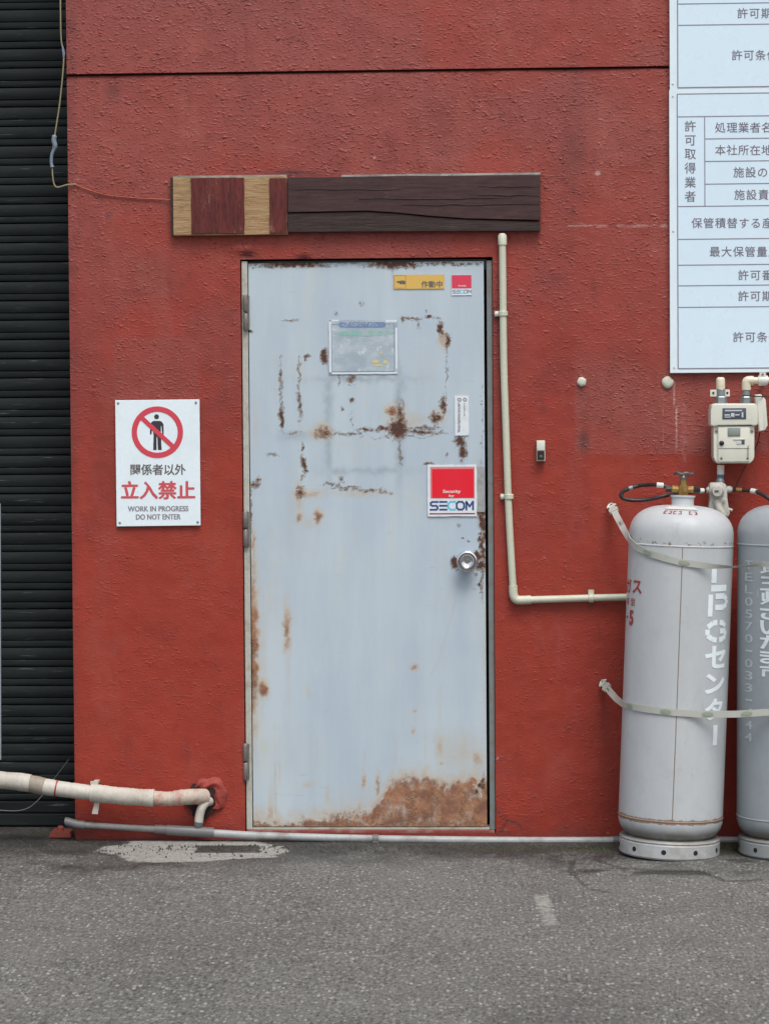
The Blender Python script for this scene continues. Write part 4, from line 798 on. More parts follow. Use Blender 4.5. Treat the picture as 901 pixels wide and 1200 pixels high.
# ------------------------------------------------------------------ notice boards, upper right
YB = -0.022
def notice(name_label, y0, y1, lines, verts_, texts, vtext, screws, ztop=None):
    q = rectP(784.2, max(y0, 0), 1075, y1, YB); x0 = q[0]; x1 = q[1]; zb = q[2]; zt = ztop or P(784, y0, YB).z
    zt = ztop or P(784, y0, YB).z
    t = thing('notice_board', name_label, 'notice board', ((x0 + x1) / 2, YB, zb))
    MB().box(x0, x1, YB, -0.002, zb, zt).build('panel', M['board_edge'], t, bevel=0.0015)
    L = P(793.6, (max(y0, 0) + y1) / 2, YB).x; top = lines[0] if ztop is None else None
    zl = lambda py: P(850, py, YB).z
    ft = zl(lines[0]) if ztop is None else zt - 0.03
    MB().box(L, x1 - 0.03, YB - 0.0008, YB + 0.001, zl(lines[-1]), ft).build('printed_field', M['board'], t)
    m = MB()
    for py in (lines if ztop is None else lines): 
        x = P(825.5, py, YB).x if py in verts_['short'] else L
        ribbon(m, [(x, zl(py)), (x1 - 0.03, zl(py))], 0.0036, YB - 0.0012)
    ribbon(m, [(L, zl(lines[-1])), (L, ft)], 0.0036, YB - 0.0014)
    if verts_.get('v'): X = P(825.3, 190, YB).x; ribbon(m, [(X, zl(verts_['v'][1])), (X, zl(verts_['v'][0]))], 0.0034, YB - 0.0014)
    m.build('ruled_lines', M['line_ink'], t)
    for s, px, py, pitch_ in texts:
        m = MB()
        for i, ch in enumerate(s):
            p = P(px + 6 + i * pitch_, py, YB); put_bold(m, ch, p.x, p.z, 0.0385, YB - 0.0014, 0.007, 0.0)
        m.build('lettering', M['grey_ink'], t)
    if vtext:
        m = MB()
        for ch, py in vtext: p = P(808.3, py, YB); put_bold(m, ch, p.x, p.z, 0.041, YB - 0.0014, 0.007, 0.0)
        m.build('lettering', M['grey_ink'], t)
    for px, py in screws: MB().lathe([(0.004, 0), (0.0035, 0.0015), (0.001, 0.002)], 10, P(px, py, YB), 'Y').build('rivet', M['putty_white'], t)
    return t
notice('large white permit notice panel cut off by the top right corner', -400, 104.3, [4, 29, 102], {'short': ()}, [('許可期限', 863.5, 15.7, 14.0), ('許可条件', 857, 64.8, 13.8)], None, [(788, 98.5)], ztop=P(784, -300, YB).z)
notice('white ruled permit notice panel above the gas meter', 105.6, 436, [109.6, 136.3, 162.6, 189, 215.6, 241.5, 280, 310.3, 334.5, 359.8, 431.5], {'short': (162.6, 189, 215.6), 'v': (136.3, 241.5)},
       [('処理業者名', 837.5, 149.5, 13.6), ('本社所在地', 837.5, 176, 13.6), ('施設の', 859, 202, 14), ('施設責', 860, 228.3, 14), ('保管積替する産', 810, 261.5, 13.8), ('最大保管量及', 831, 295, 13.8), ('許可番', 864.5, 322.5, 14), ('許可期', 864.5, 347, 14), ('許可条件', 858.5, 395, 14)],
       [('許', 148), ('可', 164.3), ('取', 180.5), ('得', 197), ('業', 213.7), ('者', 230.3)], [(788, 113), (788.5, 271), (789.5, 431)])

# ------------------------------------------------------------------ white L shaped conduit
cdt = thing('conduit', 'ivory plastic conduit running down beside the door and turning right', 'conduit', P(603, 705, -0.02))
yc = -0.020; rc = 0.0145
v_ = [P(588.3, 275, yc), P(589, 330, yc), P(590, 420, yc), P(592.5, 500, yc), P(596, 600, yc), P(601, 690, yc)]
elbow = [P(601.0, 686, yc), P(601.6, 697, yc), P(604.5, 702.3, yc), P(610, 703.3, yc), P(622, 702.8, yc)]
MB().tube(spline(v_, 8), 0.0125, 18).build('vertical_pipe', M['ivory'], cdt, smooth=50)
MB().tube(spline(elbow, 6), 0.0155, 18).build('elbow', M['ivory'], cdt, smooth=50)
MB().tube([P(588.2, 273.5, yc), P(588.3, 276, yc), P(588.6, 287, yc)], [0.010, 0.0155, 0.0155], 18).build('end_cap', M['ivory'], cdt, smooth=50)
MB().tube([P(620, 702.9, yc), P(660, 701.8, yc), P(700, 700.5, yc), P(736, 699.8, yc), P(790, 699.8, yc)], 0.0125, 18).build('horizontal_pipe', M['ivory'], cdt, smooth=50)
for px, py, dx in ((589.4, 367.5, -1), (596.2, 582, -1)):
    m = MB(); p = P(px, py, yc); m.lathe([(0.015, -0.009), (0.0165, -0.007), (0.0165, 0.007), (0.015, 0.009)], 18, p)
    m.box(p.x - 0.030, p.x - 0.010, -0.009, -0.001, p.z - 0.010, p.z + 0.010)
    cl = m.build('clip', M['ivory'], cdt, smooth=35)
    MB().lathe([(0.0085, 0), (0.008, 0.006), (0.003, 0.009)], 14, (p.x - 0.0225, -0.009, p.z), 'Y').build('screw', M['tag_white'], cl, smooth=40)
p = P(692.5, 700.8, yc); m = MB(); m.lathe([(0.015, -0.009), (0.0165, -0.007), (0.0165, 0.007), (0.015, 0.009)], 18, p, 'X'); m.box(p.x - 0.010, p.x + 0.010, -0.009, -0.001, p.z + 0.010, p.z + 0.028); m.build('clip', M['ivory'], cdt, smooth=35)

# ------------------------------------------------------------------ bell push and plugs
bp = thing('key_switch', 'tiny white and black switch box mounted right of the conduit', 'switch', P(633, 540, -0.01))
q = rectP(628.3, 516, 638.6, 540.5, -0.02); MB().box(q[0], q[1], -0.024, -0.001, q[2], q[3]).build('housing', M['ivory'], bp, bevel=0.003, smooth=40)
q2 = rectP(628.8, 516.3, 638.1, 528, -0.024); MB().box(q2[0], q2[1], -0.034, -0.0245, q2[2], q2[3]).build('cover', M['tag_white'], bp, bevel=0.003, smooth=40)
q2 = rectP(629.3, 529, 637.6, 538.8, -0.026); MB().box(q2[0], q2[1], -0.030, -0.0245, q2[2], q2[3]).build('button_recess', M['rubber'], bp, bevel=0.001)
MB().lathe([(0.006, 0), (0.005, 0.003), (0.001, 0.004)], 12, P(633.5, 535, -0.030), 'Y').build('button', M['wheel'], bp, smooth=40)
for px, py, r, lab, sd_ in ((681.2, 447.5, 5.6, 'round white putty plug on the bare red wall, smaller one of the two', 1), (781.8, 448, 7.0, 'round white putty plug with pale drips running down from it', 2)):
    p = P(px, py, 0); rn = random.Random(sd_); N = 20; m = MB(); rr = [r / 333 * rn.uniform(0.94, 1.06) for _ in range(N)]; vs = []; fs = []
    for j, (kk, h) in enumerate([(1.0, 0.0), (0.97, 0.006), (0.8, 0.010), (0.4, 0.0115)]):
        vs += [(p.x + rr[i] * kk * math.cos(2 * math.pi * i / N), p.y - h, p.z + rr[i] * kk * math.sin(2 * math.pi * i / N)) for i in range(N)]
    for j in range(3): fs += [(j * N + i, j * N + (i + 1) % N, (j + 1) * N + (i + 1) % N, (j + 1) * N + i) for i in range(N)]
    fs.append(tuple(3 * N + i for i in range(N))); m.add(vs, fs); tag(m.build('wall_plug', M['putty_white'], smooth=50), lab, 'plug', 'round white plugs in the wall')

# ------------------------------------------------------------------ gas cylinders
RC = 0.1765; CY = -0.290
def cyl_profile(H):
    body = [(0.140, 0.062), (0.158, 0.074), (0.170, 0.092), (RC, 0.114), (RC, 0.127), (RC + 0.0018, 0.1285), (RC + 0.0018, 0.1305), (RC, 0.132), (RC, 1.047), (RC + 0.0018, 1.0495), (RC + 0.0018, 1.052), (RC, 1.054), (RC, 1.075)]
    for i in range(1, 22):
        a = math.pi / 2 * i / 22; e = 2 / 2.45; body.append((0.034 + (RC - 0.034) * math.cos(a) ** e, 1.075 + 0.108 * math.sin(a) ** e))
    body += [(0.039, 1.1835), (0.038, 1.187), (0.038, 1.210), (0.042, 1.212), (0.042, 1.217), (0.012, 1.218)]
    return body
def cyl_wrap(vs_fn, faces, z_off): pass
def cyl_text(parent, items, mat, r=RC, tiltx=0):
    # items: list of (char, angle_deg_center, z_center, width, height, bold); angle 0 faces the camera, + to the right
    mb = MB()
    for ch, ang, zc, wd, ht, bold in items:
        if callable(ch): t_mb = MB(); ch(t_mb)
        else:
            t_mb = MB(); vs, fs = glyph(ch, bold); xs_ = [a for a, b in vs]; zs_ = [b for a, b in vs]
            if ch in 'ー': vs = [(b, -a) for a, b in vs]; fs = fs; xs_ = [a for a, b in vs]; zs_ = [b for a, b in vs]; 
            cx_, cz_ = (min(xs_) + max(xs_)) / 2, (min(zs_) + max(zs_)) / 2; kx = wd / max(1e-6, max(xs_) - min(xs_)); kz = ht / max(1e-6, max(zs_) - min(zs_))
            t_mb.add([((a - cx_) * kx, 0, (b - cz_) * kz) for a, b in vs], fs)
        bm = bmesh.new(); bv = [bm.verts.new(v) for v in t_mb.v]
        for f_ in t_mb.f:
            try: bm.faces.new([bv[i] for i in f_])
            except ValueError: pass
        if not bm.verts: continue
        lo_ = min(v.co.x for v in bm.verts); hi_ = max(v.co.x for v in bm.verts); x = lo_ + 0.008
        while x < hi_:
            bmesh.ops.bisect_plane(bm, geom=bm.verts[:] + bm.edges[:] + bm.faces[:], plane_co=(x, 0, 0), plane_no=(1, 0, 0)); x += 0.008
        bm.verts.index_update(); rr = r + 0.0012
        out = []
        for v in bm.verts:
            a = R(ang) + v.co.x / r; out.append((rr * math.sin(a), -rr * math.cos(a), zc + v.co.z))
        mb.add(out, [tuple(v.index for v in f_.verts) for f_ in bm.faces]); bm.free()
    return mb.build('lettering', mat, parent, local=True)
def gas_cylinder(label, loc, tilt, mat, rotz=0):
    t = thing('gas_cylinder', label, 'gas cylinder', loc, 'grey gas cylinders strapped to the wall'); t.rotation_euler = (0, tilt, 0)
    MB().lathe(cyl_profile(1.25), 96).build('tank', mat, t, smooth=30, local=True)
    # foot ring with drain holes
    m = MB(); m.lathe([(0.155, 0.0), (0.166, 0.0), (0.1705, 0.006), (0.1705, 0.046), (0.1675, 0.051), (0.1705, 0.055), (0.166, 0.061), (0.140, 0.063)], 96)
    fr = m.build('foot_ring', mat, t, smooth=30, local=True)
    for a in (-10, 27, -47, 64, -84, 120, 170, 220):
        aa = R(a); d = Vector((math.sin(aa), -math.cos(aa), 0)); c_ = d * 0.1712 + Vector((0, 0, 0.027)); u = Vector((math.cos(aa), math.sin(aa), 0)); m = MB()
        m.add([c_ + u * 0.0085 * math.cos(q) + Vector((0, 0, 0.0085 * math.sin(q))) for q in np.linspace(0, 2 * math.pi, 14, endpoint=False)], [tuple(range(14))])
        m.build('drain_hole', M['dot'], fr, local=True)
    # collar ring, valve
    va = MB(); va.lathe([(0.018, 1.217), (0.018, 1.222), (0.021, 1.224), (0.021, 1.247), (0.015, 1.250), (0.013, 1.262), (0.012, 1.272)], 8); va.lathe([(0.010, -0.040), (0.0125, -0.036), (0.0125, 0.034), (0.010, 0.036)], 12, (0, 0, 1.238), 'X'); va.lathe([(0.008, 0.0), (0.008, 0.030)], 6, (0.004, -0.004, 1.236), 'Y')
    vv = va.build('valve', M['brass'], t, bevel=0.001, local=True)
    MB().lathe([(0.013, 1.270), (0.0135, 1.277), (0.009, 1.282), (0.004, 1.291)], 14).build('valve_stem', M['hinge'], vv, local=True, smooth=40)
    m = MB(); N = 40; ringp = [Vector((0.029 * math.cos(2 * math.pi * i / N), 0.029 * math.sin(2 * math.pi * i / N), 1.291 + 0.0025 * math.cos(10 * math.pi * i / N))) for i in range(N + 1)]
    m.tube(ringp, 0.0045, 8)
    for a in (0, 60, 120): m.tube([(0.028 * math.cos(R(a)), 0.028 * math.sin(R(a)), 1.291), (-0.028 * math.cos(R(a)), -0.028 * math.sin(R(a)), 1.291)], 0.0032, 6)
    m.build('handwheel', M['wheel'], vv, local=True, smooth=60)
    return t
c1b = P(783.5, 1003.2, CY); TILT1 = R(2.4); c1 = gas_cylinder('silver grey gas cylinder with white stencilled letters, nearer the conduit', (c1b.x, CY, 0.0), TILT1, M['cyl1'])
c2b = P(924, 1004, CY); TILT2 = R(0.25); c2 = gas_cylinder('darker grey gas cylinder cut off at the right edge of the photo', (c2b.x, CY, 0.0), TILT2, M['cyl2'])
# vertical weld seam on cylinder 1
m = MB(); aa = R(-2.0)
m.tube([Vector(((RC + .0002) * math.sin(aa + R(0.35 * math.sin(z * 3))), -(RC + .0002) * math.cos(aa), z)) for z in np.linspace(0.131, 1.048, 24)], 0.0016, 6); m.build('weld_seam', M['weld'], c1, local=True, smooth=60)
def st(*segs, wd=0.022):
    def fn(mb):
        for s_ in segs: ribbon(mb, s_, wd, 0)
    return fn
hx, hz = 0.052, 0.030
Lf = st([(-hx * .55, hz + .016), (-hx * .55, -hz * .35)], [(-hx * .55 - .011, -hz + .002), (hx * .75, -hz + .002)])
Pf = st([(-hx * .75, hz + .006), (-hx * .75, -hz - .008)], [(-hx * .35, hz), (hx * .55, hz), (hx * .85, hz * .55), (hx * .85, hz * .15), (hx * .5, -hz * .25), (-hx * .35, -hz * .25)], wd=0.019)
Gf = st([(-hx * .1, hz), (-hx * .5, hz * .9), (-hx * .9, hz * .45)], [(hx * .12, hz), (hx * .6, hz * .85), (hx * .75, hz * .5)], [(-hx * .9, hz * .2), (-hx * .9, -hz * .45), (-hx * .5, -hz * .9), (-hx * .1, -hz)], [(hx * .12, -hz), (hx * .6, -hz * .85), (hx * .85, -hz * .5), (hx * .85, hz * .0), (hx * .2, hz * .0)], wd=0.018)
def cz(py, ax=797): return (P(850, py, CY - RC * 0.7).z)
A1 = 45
cyl_text(c1, [(Lf, A1, cz(677.3), 0, 0, 0), (Pf, A1, cz(707), 0, 0, 0), (Gf, A1, cz(737.5), 0, 0, 0), ('セ', A1, cz(768), .106, .076, 0.036), ('ン', A1, cz(799), .100, .068, 0.040), ('タ', A1, cz(829), .092, .074, 0.032), (st([(0, .034), (0, -.034)], wd=0.022), A1 + 2, cz(859.5), 0, 0, 0)], M['white_paint'])
cyl_text(c1, [('ガ', -78, cz(690), .06, .048, 0.02), ('ス', -57, cz(690), .052, .045, 0.03)], M['red_stencil'])
cyl_text(c1, [('型', -64, cz(708), .03, .025, 0.01), ('容', -78, cz(708), .03, .025, 0.01)], M['red_stencil'])
cyl_text(c1, [('-', -78, cz(727), .018, .008, 0.02), ('5', -66, cz(727), .030, .052, 0.05)], M['red_stencil'])
lst = 'TEL0570-033-444'; zz = np.linspace(662, 864, 15)
cyl_text(c2, [(ch, -56, P(870, y, CY - RC * .6).z, (.040 if ch not in '-' else .036), (.028 if ch != '-' else .006), 0.006) for ch, y in zip(lst, zz)], M['pale_paint'])
zz = np.linspace(667, 787, 8)
cyl_text(c2, [(ch, -26, P(895, y, CY - RC * .9).z, .084, .047, 0.030) for ch, y in zip('埼玉県さいたま市', zz)], M['white_paint2'])
# paper label and red mark on the shoulder of cylinder 1
def shoulder(angc, w_ang, t0, t1, rr=0.0022):
    vs = []; fs = []; n_ = 12; m_ = 5
    for j in range(m_ + 1):
        a = math.pi / 2 * (t0 + (t1 - t0) * j / m_); r_ = 0.034 + (RC - 0.034) * math.cos(a) ** (2 / 2.45) + rr * math.cos(a); z_ = 1.075 + 0.108 * math.sin(a) ** (2 / 2.45) + rr
        for i in range(n_ + 1):
            b_a = R(angc - w_ang / 2 + w_ang * i / n_); vs.append((r_ * math.sin(b_a), -r_ * math.cos(b_a), z_))
    for j in range(m_):
        for i in range(n_): q = j * (n_ + 1) + i; fs.append((q, q + 1, q + n_ + 2, q + n_ + 1))
    return MB().add(vs, fs)
shoulder(-6, 56, 0.66, 0.80).build('label_sticker', M['tag_white'], c1, local=True)
for k_, a in enumerate((-28, -21, -14, -7, 8, 15)):
    m = MB(); q = shoulder(a, 4.6, 0.50, 0.515, 0.0018); m.add(q.v, q.f); q = shoulder(a, 4.6, 0.585, 0.60, 0.0020); m.add(q.v, q.f); q = shoulder(a + (1.5 if k_ % 2 else -1.5), 1.6, 0.50, 0.60, 0.0022); m.add(q.v, q.f)
    m.build('red_mark', M['red_stencil'], c1, local=True)

# ------------------------------------------------------------------ straps
def strap(label, path_px, anchor, hook_y, oval_px, twist=False):
    # plan path: wall anchor -> tangent on the left of cylinder 1 -> round the front -> straight to cylinder 2 -> onward
    t = thing('strap', label, 'strap', P(anchor[0], anchor[1], -0.01), 'webbing straps round the gas cylinders')
    pxs = [p[0] for p in path_px]; pys = [p[1] for p in path_px]
    zmid = P(800, np.interp(800, pxs, pys), CY - RC).z
    x1 = c1.location.x + zmid * math.tan(TILT1); x2 = c2.location.x + zmid * math.tan(TILT2); rr = RC + 0.0035
    A = P(anchor[0], anchor[1], -0.02)
    plan = [Vector((A.x, A.y))]
    # tangent point
    cx, cy = x1, CY; dx, dy = A.x - cx, A.y - cy; D = math.hypot(dx, dy); base = math.atan2(dy, dx); off = math.acos(rr / D)
    a_t = base + off
    tp_ = Vector((cx + rr * math.cos(a_t), cy + rr * math.sin(a_t)))
    for i in range(1, 10): plan.append(plan[0].lerp(tp_, i / 10))
    a0 = a_t % (2 * math.pi); a1 = 1.5 * math.pi
    for i in range(25): a = a0 + (a1 - a0) * i / 24; plan.append(Vector((cx + rr * math.cos(a), cy + rr * math.sin(a))))
    for i in range(1, 12):
        q = plan[34].lerp(Vector((x2, CY - rr)), i / 12); plan.append(Vector((q.x, q.y)))
    for i in range(13): a = 1.5 * math.pi + (0.48 * math.pi) * i / 12; plan.append(Vector((x2 + rr * math.cos(a), CY + rr * math.sin(a))))
    plan.append(Vector((x2 + rr + 0.12, -0.02)))
    vs = []; fs = []; hw = 0.0112; C3 = []
    for i, q in enumerate(plan):
        px = pix((q.x, q.y, zmid))[0]; py = np.interp(px, pxs, pys); z = P(px, py, q.y).z
        C3.append(Vector((q.x, q.y, z)))
    for i, c_ in enumerate(C3):
        T_ = (C3[min(i + 1, len(C3) - 1)] - C3[max(i - 1, 0)]).normalized(); nrm = Vector((T_.y, -T_.x, 0)).normalized()
        upv = T_.cross(nrm).normalized(); upv = upv if upv.z > 0 else -upv
        px = pix(c_)[0]; g = 1.0
        if twist: 
            g = 1 - 0.72 * math.exp(-((px - 866) / 30) ** 2)
        nrm2 = Vector((T_.y, -T_.x, 0)).normalized()
        if i < 13 or i >= len(C3) - 3:        # the loose end by the wall lies face on to the yard
            f_ = max(0.0, 1 - max(0, i - 5) / 7.0) if i < 13 else 1.0
            face = Vector((0, -1, 0)) - T_ * T_.dot(Vector((0, -1, 0))); face.normalize()
            nn = nrm2 if nrm2.dot(Vector((-1, -1, 0))) > 0 else -nrm2
            nn = (face * f_ + nn * (1 - f_)).normalized(); upv = nn.cross(T_).normalized()
            if upv.z < 0: upv = -upv
            nrm2 = nn
        th = 0.0015
        for s_, u_ in ((1, th), (1, -th), (-1, -th), (-1, th)): vs.append(c_ + upv * hw * g * s_ + nrm2 * (u_ + (s_ * 0.008 * (1 - g))))
    for i in range(len(C3) - 1):
        for k_ in range(4): fs.append((4 * i + k_, 4 * i + (k_ + 1) % 4, 4 * i + 4 + (k_ + 1) % 4, 4 * i + 4 + k_))
    MB().add(vs, fs).build('webbing', M['strap'], t, smooth=30)
    # ovals printed on the webbing
    for op in oval_px:
        best = min(range(len(C3) - 1), key=lambda i: abs(pix(C3[i])[0] - op)); i = max(1, min(best, len(C3) - 2))
        T_ = (C3[i + 1] - C3[i - 1]).normalized(); nrm = Vector((T_.y, -T_.x, 0)).normalized()
        if nrm.y > 0 and True: nrm = -nrm
        upv = T_.cross(nrm).normalized(); cpt = C3[i]; m_ = MB(); vv_ = []
        for q in np.linspace(0, 2 * math.pi, 20, endpoint=False):
            along = 0.019 * math.cos(q); 
            # follow the curve of the webbing
            sgn = 1 if along > 0 else -1; j = i; L_ = abs(along); pt = cpt.copy(); 
            while 0 < j + sgn < len(C3) and L_ > 0:
                seg = C3[j + sgn] - C3[j]; l = seg.length
                if l >= L_: pt = C3[j] + seg * (L_ / l); L_ = 0
                else: L_ -= l; j += sgn; pt = C3[j].copy()
            vv_.append(pt + upv * 0.0072 * math.sin(q) + nrm * 0.0034)
        cc = cpt + nrm * 0.0036; m_.add([cc] + vv_, [(0, 1 + q, 1 + (q + 1) % 20) for q in range(20)]); m_.build('oval_mark', M['oval'], t)
    # buckle and wall hook
    d = (C3[3] - C3[0]).normalized(); nrm = Vector((0, -1, 0)); u = d; s_ = u.cross(nrm).normalized(); 
    def obox(cen, hu, hs, hn, name, mat, lab=None):
        m_ = MB(); m_.box(-1, 1, -1, 1, -1, 1); nn = u.cross(s_).normalized(); m_.v = [tuple(cen + u * (x * hu) + s_ * (y * hs) + nn * (z * hn)) for x, y, z in m_.v]; return m_.build(name, mat, t, bevel=0.002)
    L3 = (C3[9] - C3[0]).length
    obox(C3[0] + d * hook_y, 0.013, 0.0165, 0.006, 'buckle', M['strap'])
    m_ = MB(); tri = [C3[0] + s_ * 0.016 - u * 0.0 + nrm * .004, C3[0] - s_ * 0.016 + nrm * .004, C3[0] - u * 0.022 - s_ * 0.004 + nrm * .004, C3[0] - u * 0.022 + s_ * 0.004 + nrm * .004]
    m_.tube([tri[0], tri[1], tri[2], tri[3], tri[0]], 0.0035, 8); m_.build('ring', M['tag_white'], t, smooth=50)
    MB().lathe([(0.007, 0), (0.007, 0.02), (0.004, 0.024)], 10, (C3[0] - u * 0.02) + Vector((0, 0.02, 0)), 'Y').build('wall_hook', M['hinge'], t, smooth=40)
strap('upper white webbing strap around both gas cylinders, below the hoses', [(712, 588), (717, 594), (724, 608), (738, 634), (745, 641), (760, 648.5), (780, 654.5), (800, 659.5), (830, 663.5), (858, 664.5), (880, 663), (905, 660.5), (1100, 655)], (716, 592), 0.045, [728, 757, 801], True)
strap('lower white webbing strap around both gas cylinders at mid height', [(702, 797), (707, 801), (715, 811), (722, 819), (730, 825.5), (745, 829), (760, 831.5), (790, 835), (820, 837), (860, 837), (901, 834.5), (1100, 832)], (706, 800), 0.060, [712, 738, 778, 827, 872])

# ------------------------------------------------------------------ gas meter
gm = thing('gas_meter', 'ivory gas meter with small grey display below the white notice board', 'gas meter', P(859, 545, -0.10))
yf = -0.165; yb = -0.05
def pz(pts, y): return [(P(a, b, y).x, P(a, b, y).z) for a, b in pts]
up_poly = [(833.5, 475), (836, 472.8), (884, 472.8), (886, 475), (887.5, 481), (887.6, 497.5), (884, 499.5), (879, 498), (841, 498.5), (836, 500), (832, 498.5), (832.2, 481)]
MB().prism(pz(up_poly, yf)[::-1], yf, yb).build('upper_housing', M['meter'], gm, bevel=0.005, smooth=35, seg=3)
lo_poly = [(835.5, 499), (883.5, 499), (883.5, 535), (882, 539.5), (878.5, 543), (840, 543), (837, 539.5), (835.5, 535)]
MB().prism(pz(lo_poly, yf + .012)[::-1], yf + .012, yb).build('lower_housing', M['meter'], gm, bevel=0.004, smooth=35, seg=3)
def pbox(x0, y0, x1, y1, ya, yb_, name, mat, par, bev=0.0008, lab=None):
    q = rectP(x0, y0, x1, y1, ya); return MB().box(q[0], q[1], ya, yb_, q[2], q[3]).build(name, mat, par, bevel=bev, smooth=35, label=lab)
pbox(841, 500.5, 878, 541, yf + 0.004, yf + 0.013, 'face_plate', M['meter'], gm, 0.002)
wdw = pbox(846, 478.3, 873.8, 491.2, yf - 0.002, yf + 0.001, 'window', M['label_dark'], gm)
m = MB()
for x0, y0, x1, y1 in ((849, 480.3, 869, 481.8), (848.5, 485.5, 855, 487), (856, 484, 860, 489), (861, 485.4, 866, 486.8), (868.5, 483, 870.5, 489), (848.5, 488.2, 859, 489.2)):
    q = rectP(x0, y0, x1, y1, yf - .003); m.box(q[0], q[1], yf - 0.0028, yf - 0.0018, q[2], q[3])
m.build('dial_print', M['label_light'], wdw)
lc = pbox(852.3, 501.2, 867, 511, yf + 0.001, yf + 0.006, 'display', M['metal_grey'], gm)
pbox(853.6, 502.3, 865.6, 510, yf + 0.0001, yf + 0.0012, 'screen', M['lcd'], lc)
pbox(859, 514.2, 873, 515.2, yf + 0.0005, yf + 0.005, 'latch', M['tag_white'], gm); pbox(868.3, 515.6, 872, 520.6, yf + 0.002, yf + 0.0048, 'label_sticker', M['label_dark'], gm); pbox(862.5, 517, 867.5, 520.6, yf + 0.002, yf + 0.0046, 'label_sticker', M['label_light'], gm)
MB().lathe([(0.0085, 0), (0.0085, 0.004), (0.006, 0.006), (0.001, 0.006)], 20, P(845, 519.3, yf + .004), 'Y').build('button', M['rubber'], gm, smooth=40)
m = MB()
for px, py in ((844.8, 537), (875.5, 537)): m.lathe([(0.0042, 0), (0.0042, 0.002), (0.001, 0.003)], 12, P(px, py, yf + .004), 'Y')
m.build('screws', M['hinge'], gm)
m = MB()
for px, py in ((838.8, 505), (880.6, 505)): m.lathe([(0.005, 0), (0.005, 0.004), (0.001, 0.005)], 12, P(px, py, yf + .012), 'Y')
m.build('sealing_screws', M['hinge'], gm)
pbox(841.5, 525.2, 877.5, 525.9, yf + 0.0032, yf + 0.005, 'seam', M['hinge'], gm, 0)
m = MB(); m.tube([P(876, 522, yf), P(876, 532, yf), P(875.6, 537, yf)], 0.0012, 6); m.build('seal_wire', M['hinge'], gm)
ym = -0.105
def hexnut(px, y0, y1, r, name, mat, par, n=6, y=ym):
    a = P(px, y1, y); b2_ = P(px, y0, y); L = b2_.z - a.z; return MB().lathe([(r * .9, 0), (r, L * .12), (r, L * .88), (r * .9, L)], n, a).build(name, mat, par, bevel=0.0008)
hexnut(844.5, 464.5, 473.2, 0.022, 'union_nut', M['metal_grey'], gm); hexnut(844.3, 455.5, 465, 0.0165, 'coupling', M['metal_grey'], gm, 16)
hexnut(873.8, 464.6, 473.2, 0.020, 'union_nut', M['metal_grey'], gm); hexnut(873.8, 456.5, 465, 0.0135, 'coupling', M['metal_grey'], gm, 16)
# left capped pipe stub and its bracket
gp = thing('gas_pipe', 'short cream capped pipe stub rising behind the bracket on the meter', 'pipe', P(843.5, 456, ym))
MB().tube([P(843.8, 456, ym), P(843.8, 446, ym), P(843.8, 443.3, ym), P(843.8, 442, ym)], [0.0155, 0.0155, 0.0135, 0.008], 20).build('pipe', M['gaspipe'], gp, smooth=60)
q = rectP(832, 456.5, 855, 464.6, ym - 0.02)
m = MB(); m.box(q[0], q[0] + 0.021, ym - 0.008, ym - 0.004, q[2], q[3]); m.box(q[1] - 0.021, q[1], ym - 0.008, ym - 0.004, q[2], q[3]); m.box(q[0] + .019, q[1] - .019, ym - 0.006, ym - 0.002, q[2], q[3]); m.build('bracket', M['meter'], gp, bevel=0.001)
for px in (835.3, 851.7): MB().lathe([(0.004, 0), (0.004, 0.002), (0.001, 0.002)], 12, P(px, 460.5, ym - 0.008), 'Y').build('bolt_hole', M['dot'], gp)
gp2 = thing('gas_pipe', 'cream gas pipe elbow leading right from the meter along the wall', 'pipe', P(874, 456, ym))
MB().tube(spline([P(874, 457, ym), P(874, 450.5, ym), P(874.6, 447, ym), P(878, 446, ym), P(882, 446, ym)], 6), 0.0160, 20).build('elbow', M['gaspipe'], gp2, smooth=60)
MB().tube([P(881, 446, ym), P(905, 445.7, ym), P(1000, 445.5, ym)], 0.0120, 18).build('pipe', M['gaspipe'], gp2, smooth=60)
p = P(893.3, 446, ym); m = MB(); m.lathe([(0.0165, -0.016), (0.0185, -0.008), (0.0185, 0.008), (0.0165, 0.016)], 20, p, 'X'); m.build('coupling', M['tag_white'], gp2, smooth=40)
q = rectP(889.3, 436.5, 897, 444, ym - 0.012); m = MB(); m.box(q[0], q[1], ym - 0.014, ym - 0.010, q[2], q[3]); m.build('bracket', M['meter'], gp2, bevel=0.001)
MB().lathe([(0.0042, 0), (0.0042, 0.002), (0.001, 0.003)], 12, P(893, 438.6, ym - 0.014), 'Y').build('screw', M['hinge'], gp2)
m = MB(); m.tube([P(893, 446, ym + .01), P(893, 446, -0.001)], 0.006, 8); m.build('stand_off', M['metal_grey'], gp2)
# transmitter box
tb = thing('transmitter_box', 'slim white box leaning beside the gas meter on its right', 'meter transmitter', P(892, 506, -0.12))
tpoly = [(884.2, 462.5), (891, 461.8), (896.8, 468.5), (899, 498.5), (896, 504.2), (888.6, 506)]
MB().prism(pz(tpoly, -0.15)[::-1], -0.15, -0.09).build('housing', M['meter'], tb, bevel=0.003, smooth=35)
MB().prism(pz([(886.0, 463.5), (890, 463), (894.4, 504), (889.5, 505)], -0.152)[::-1], -0.1525, -0.1495).build('cover_rib', M['tag_white'], tb, bevel=0.0015)
m = MB(); m.tube(spline([P(890, 506, -0.11), P(886, 522, -0.07), P(876, 540, -0.03), P(868, 556, -0.03), P(863, 566, -0.05), P(861.5, 574, -0.09)], 6), 0.0017, 6); tag(m.build('signal_wire', M['cable_dark'], smooth=60), 'thin dark wire dropping from the transmitter box to the regulator hose', 'wire')
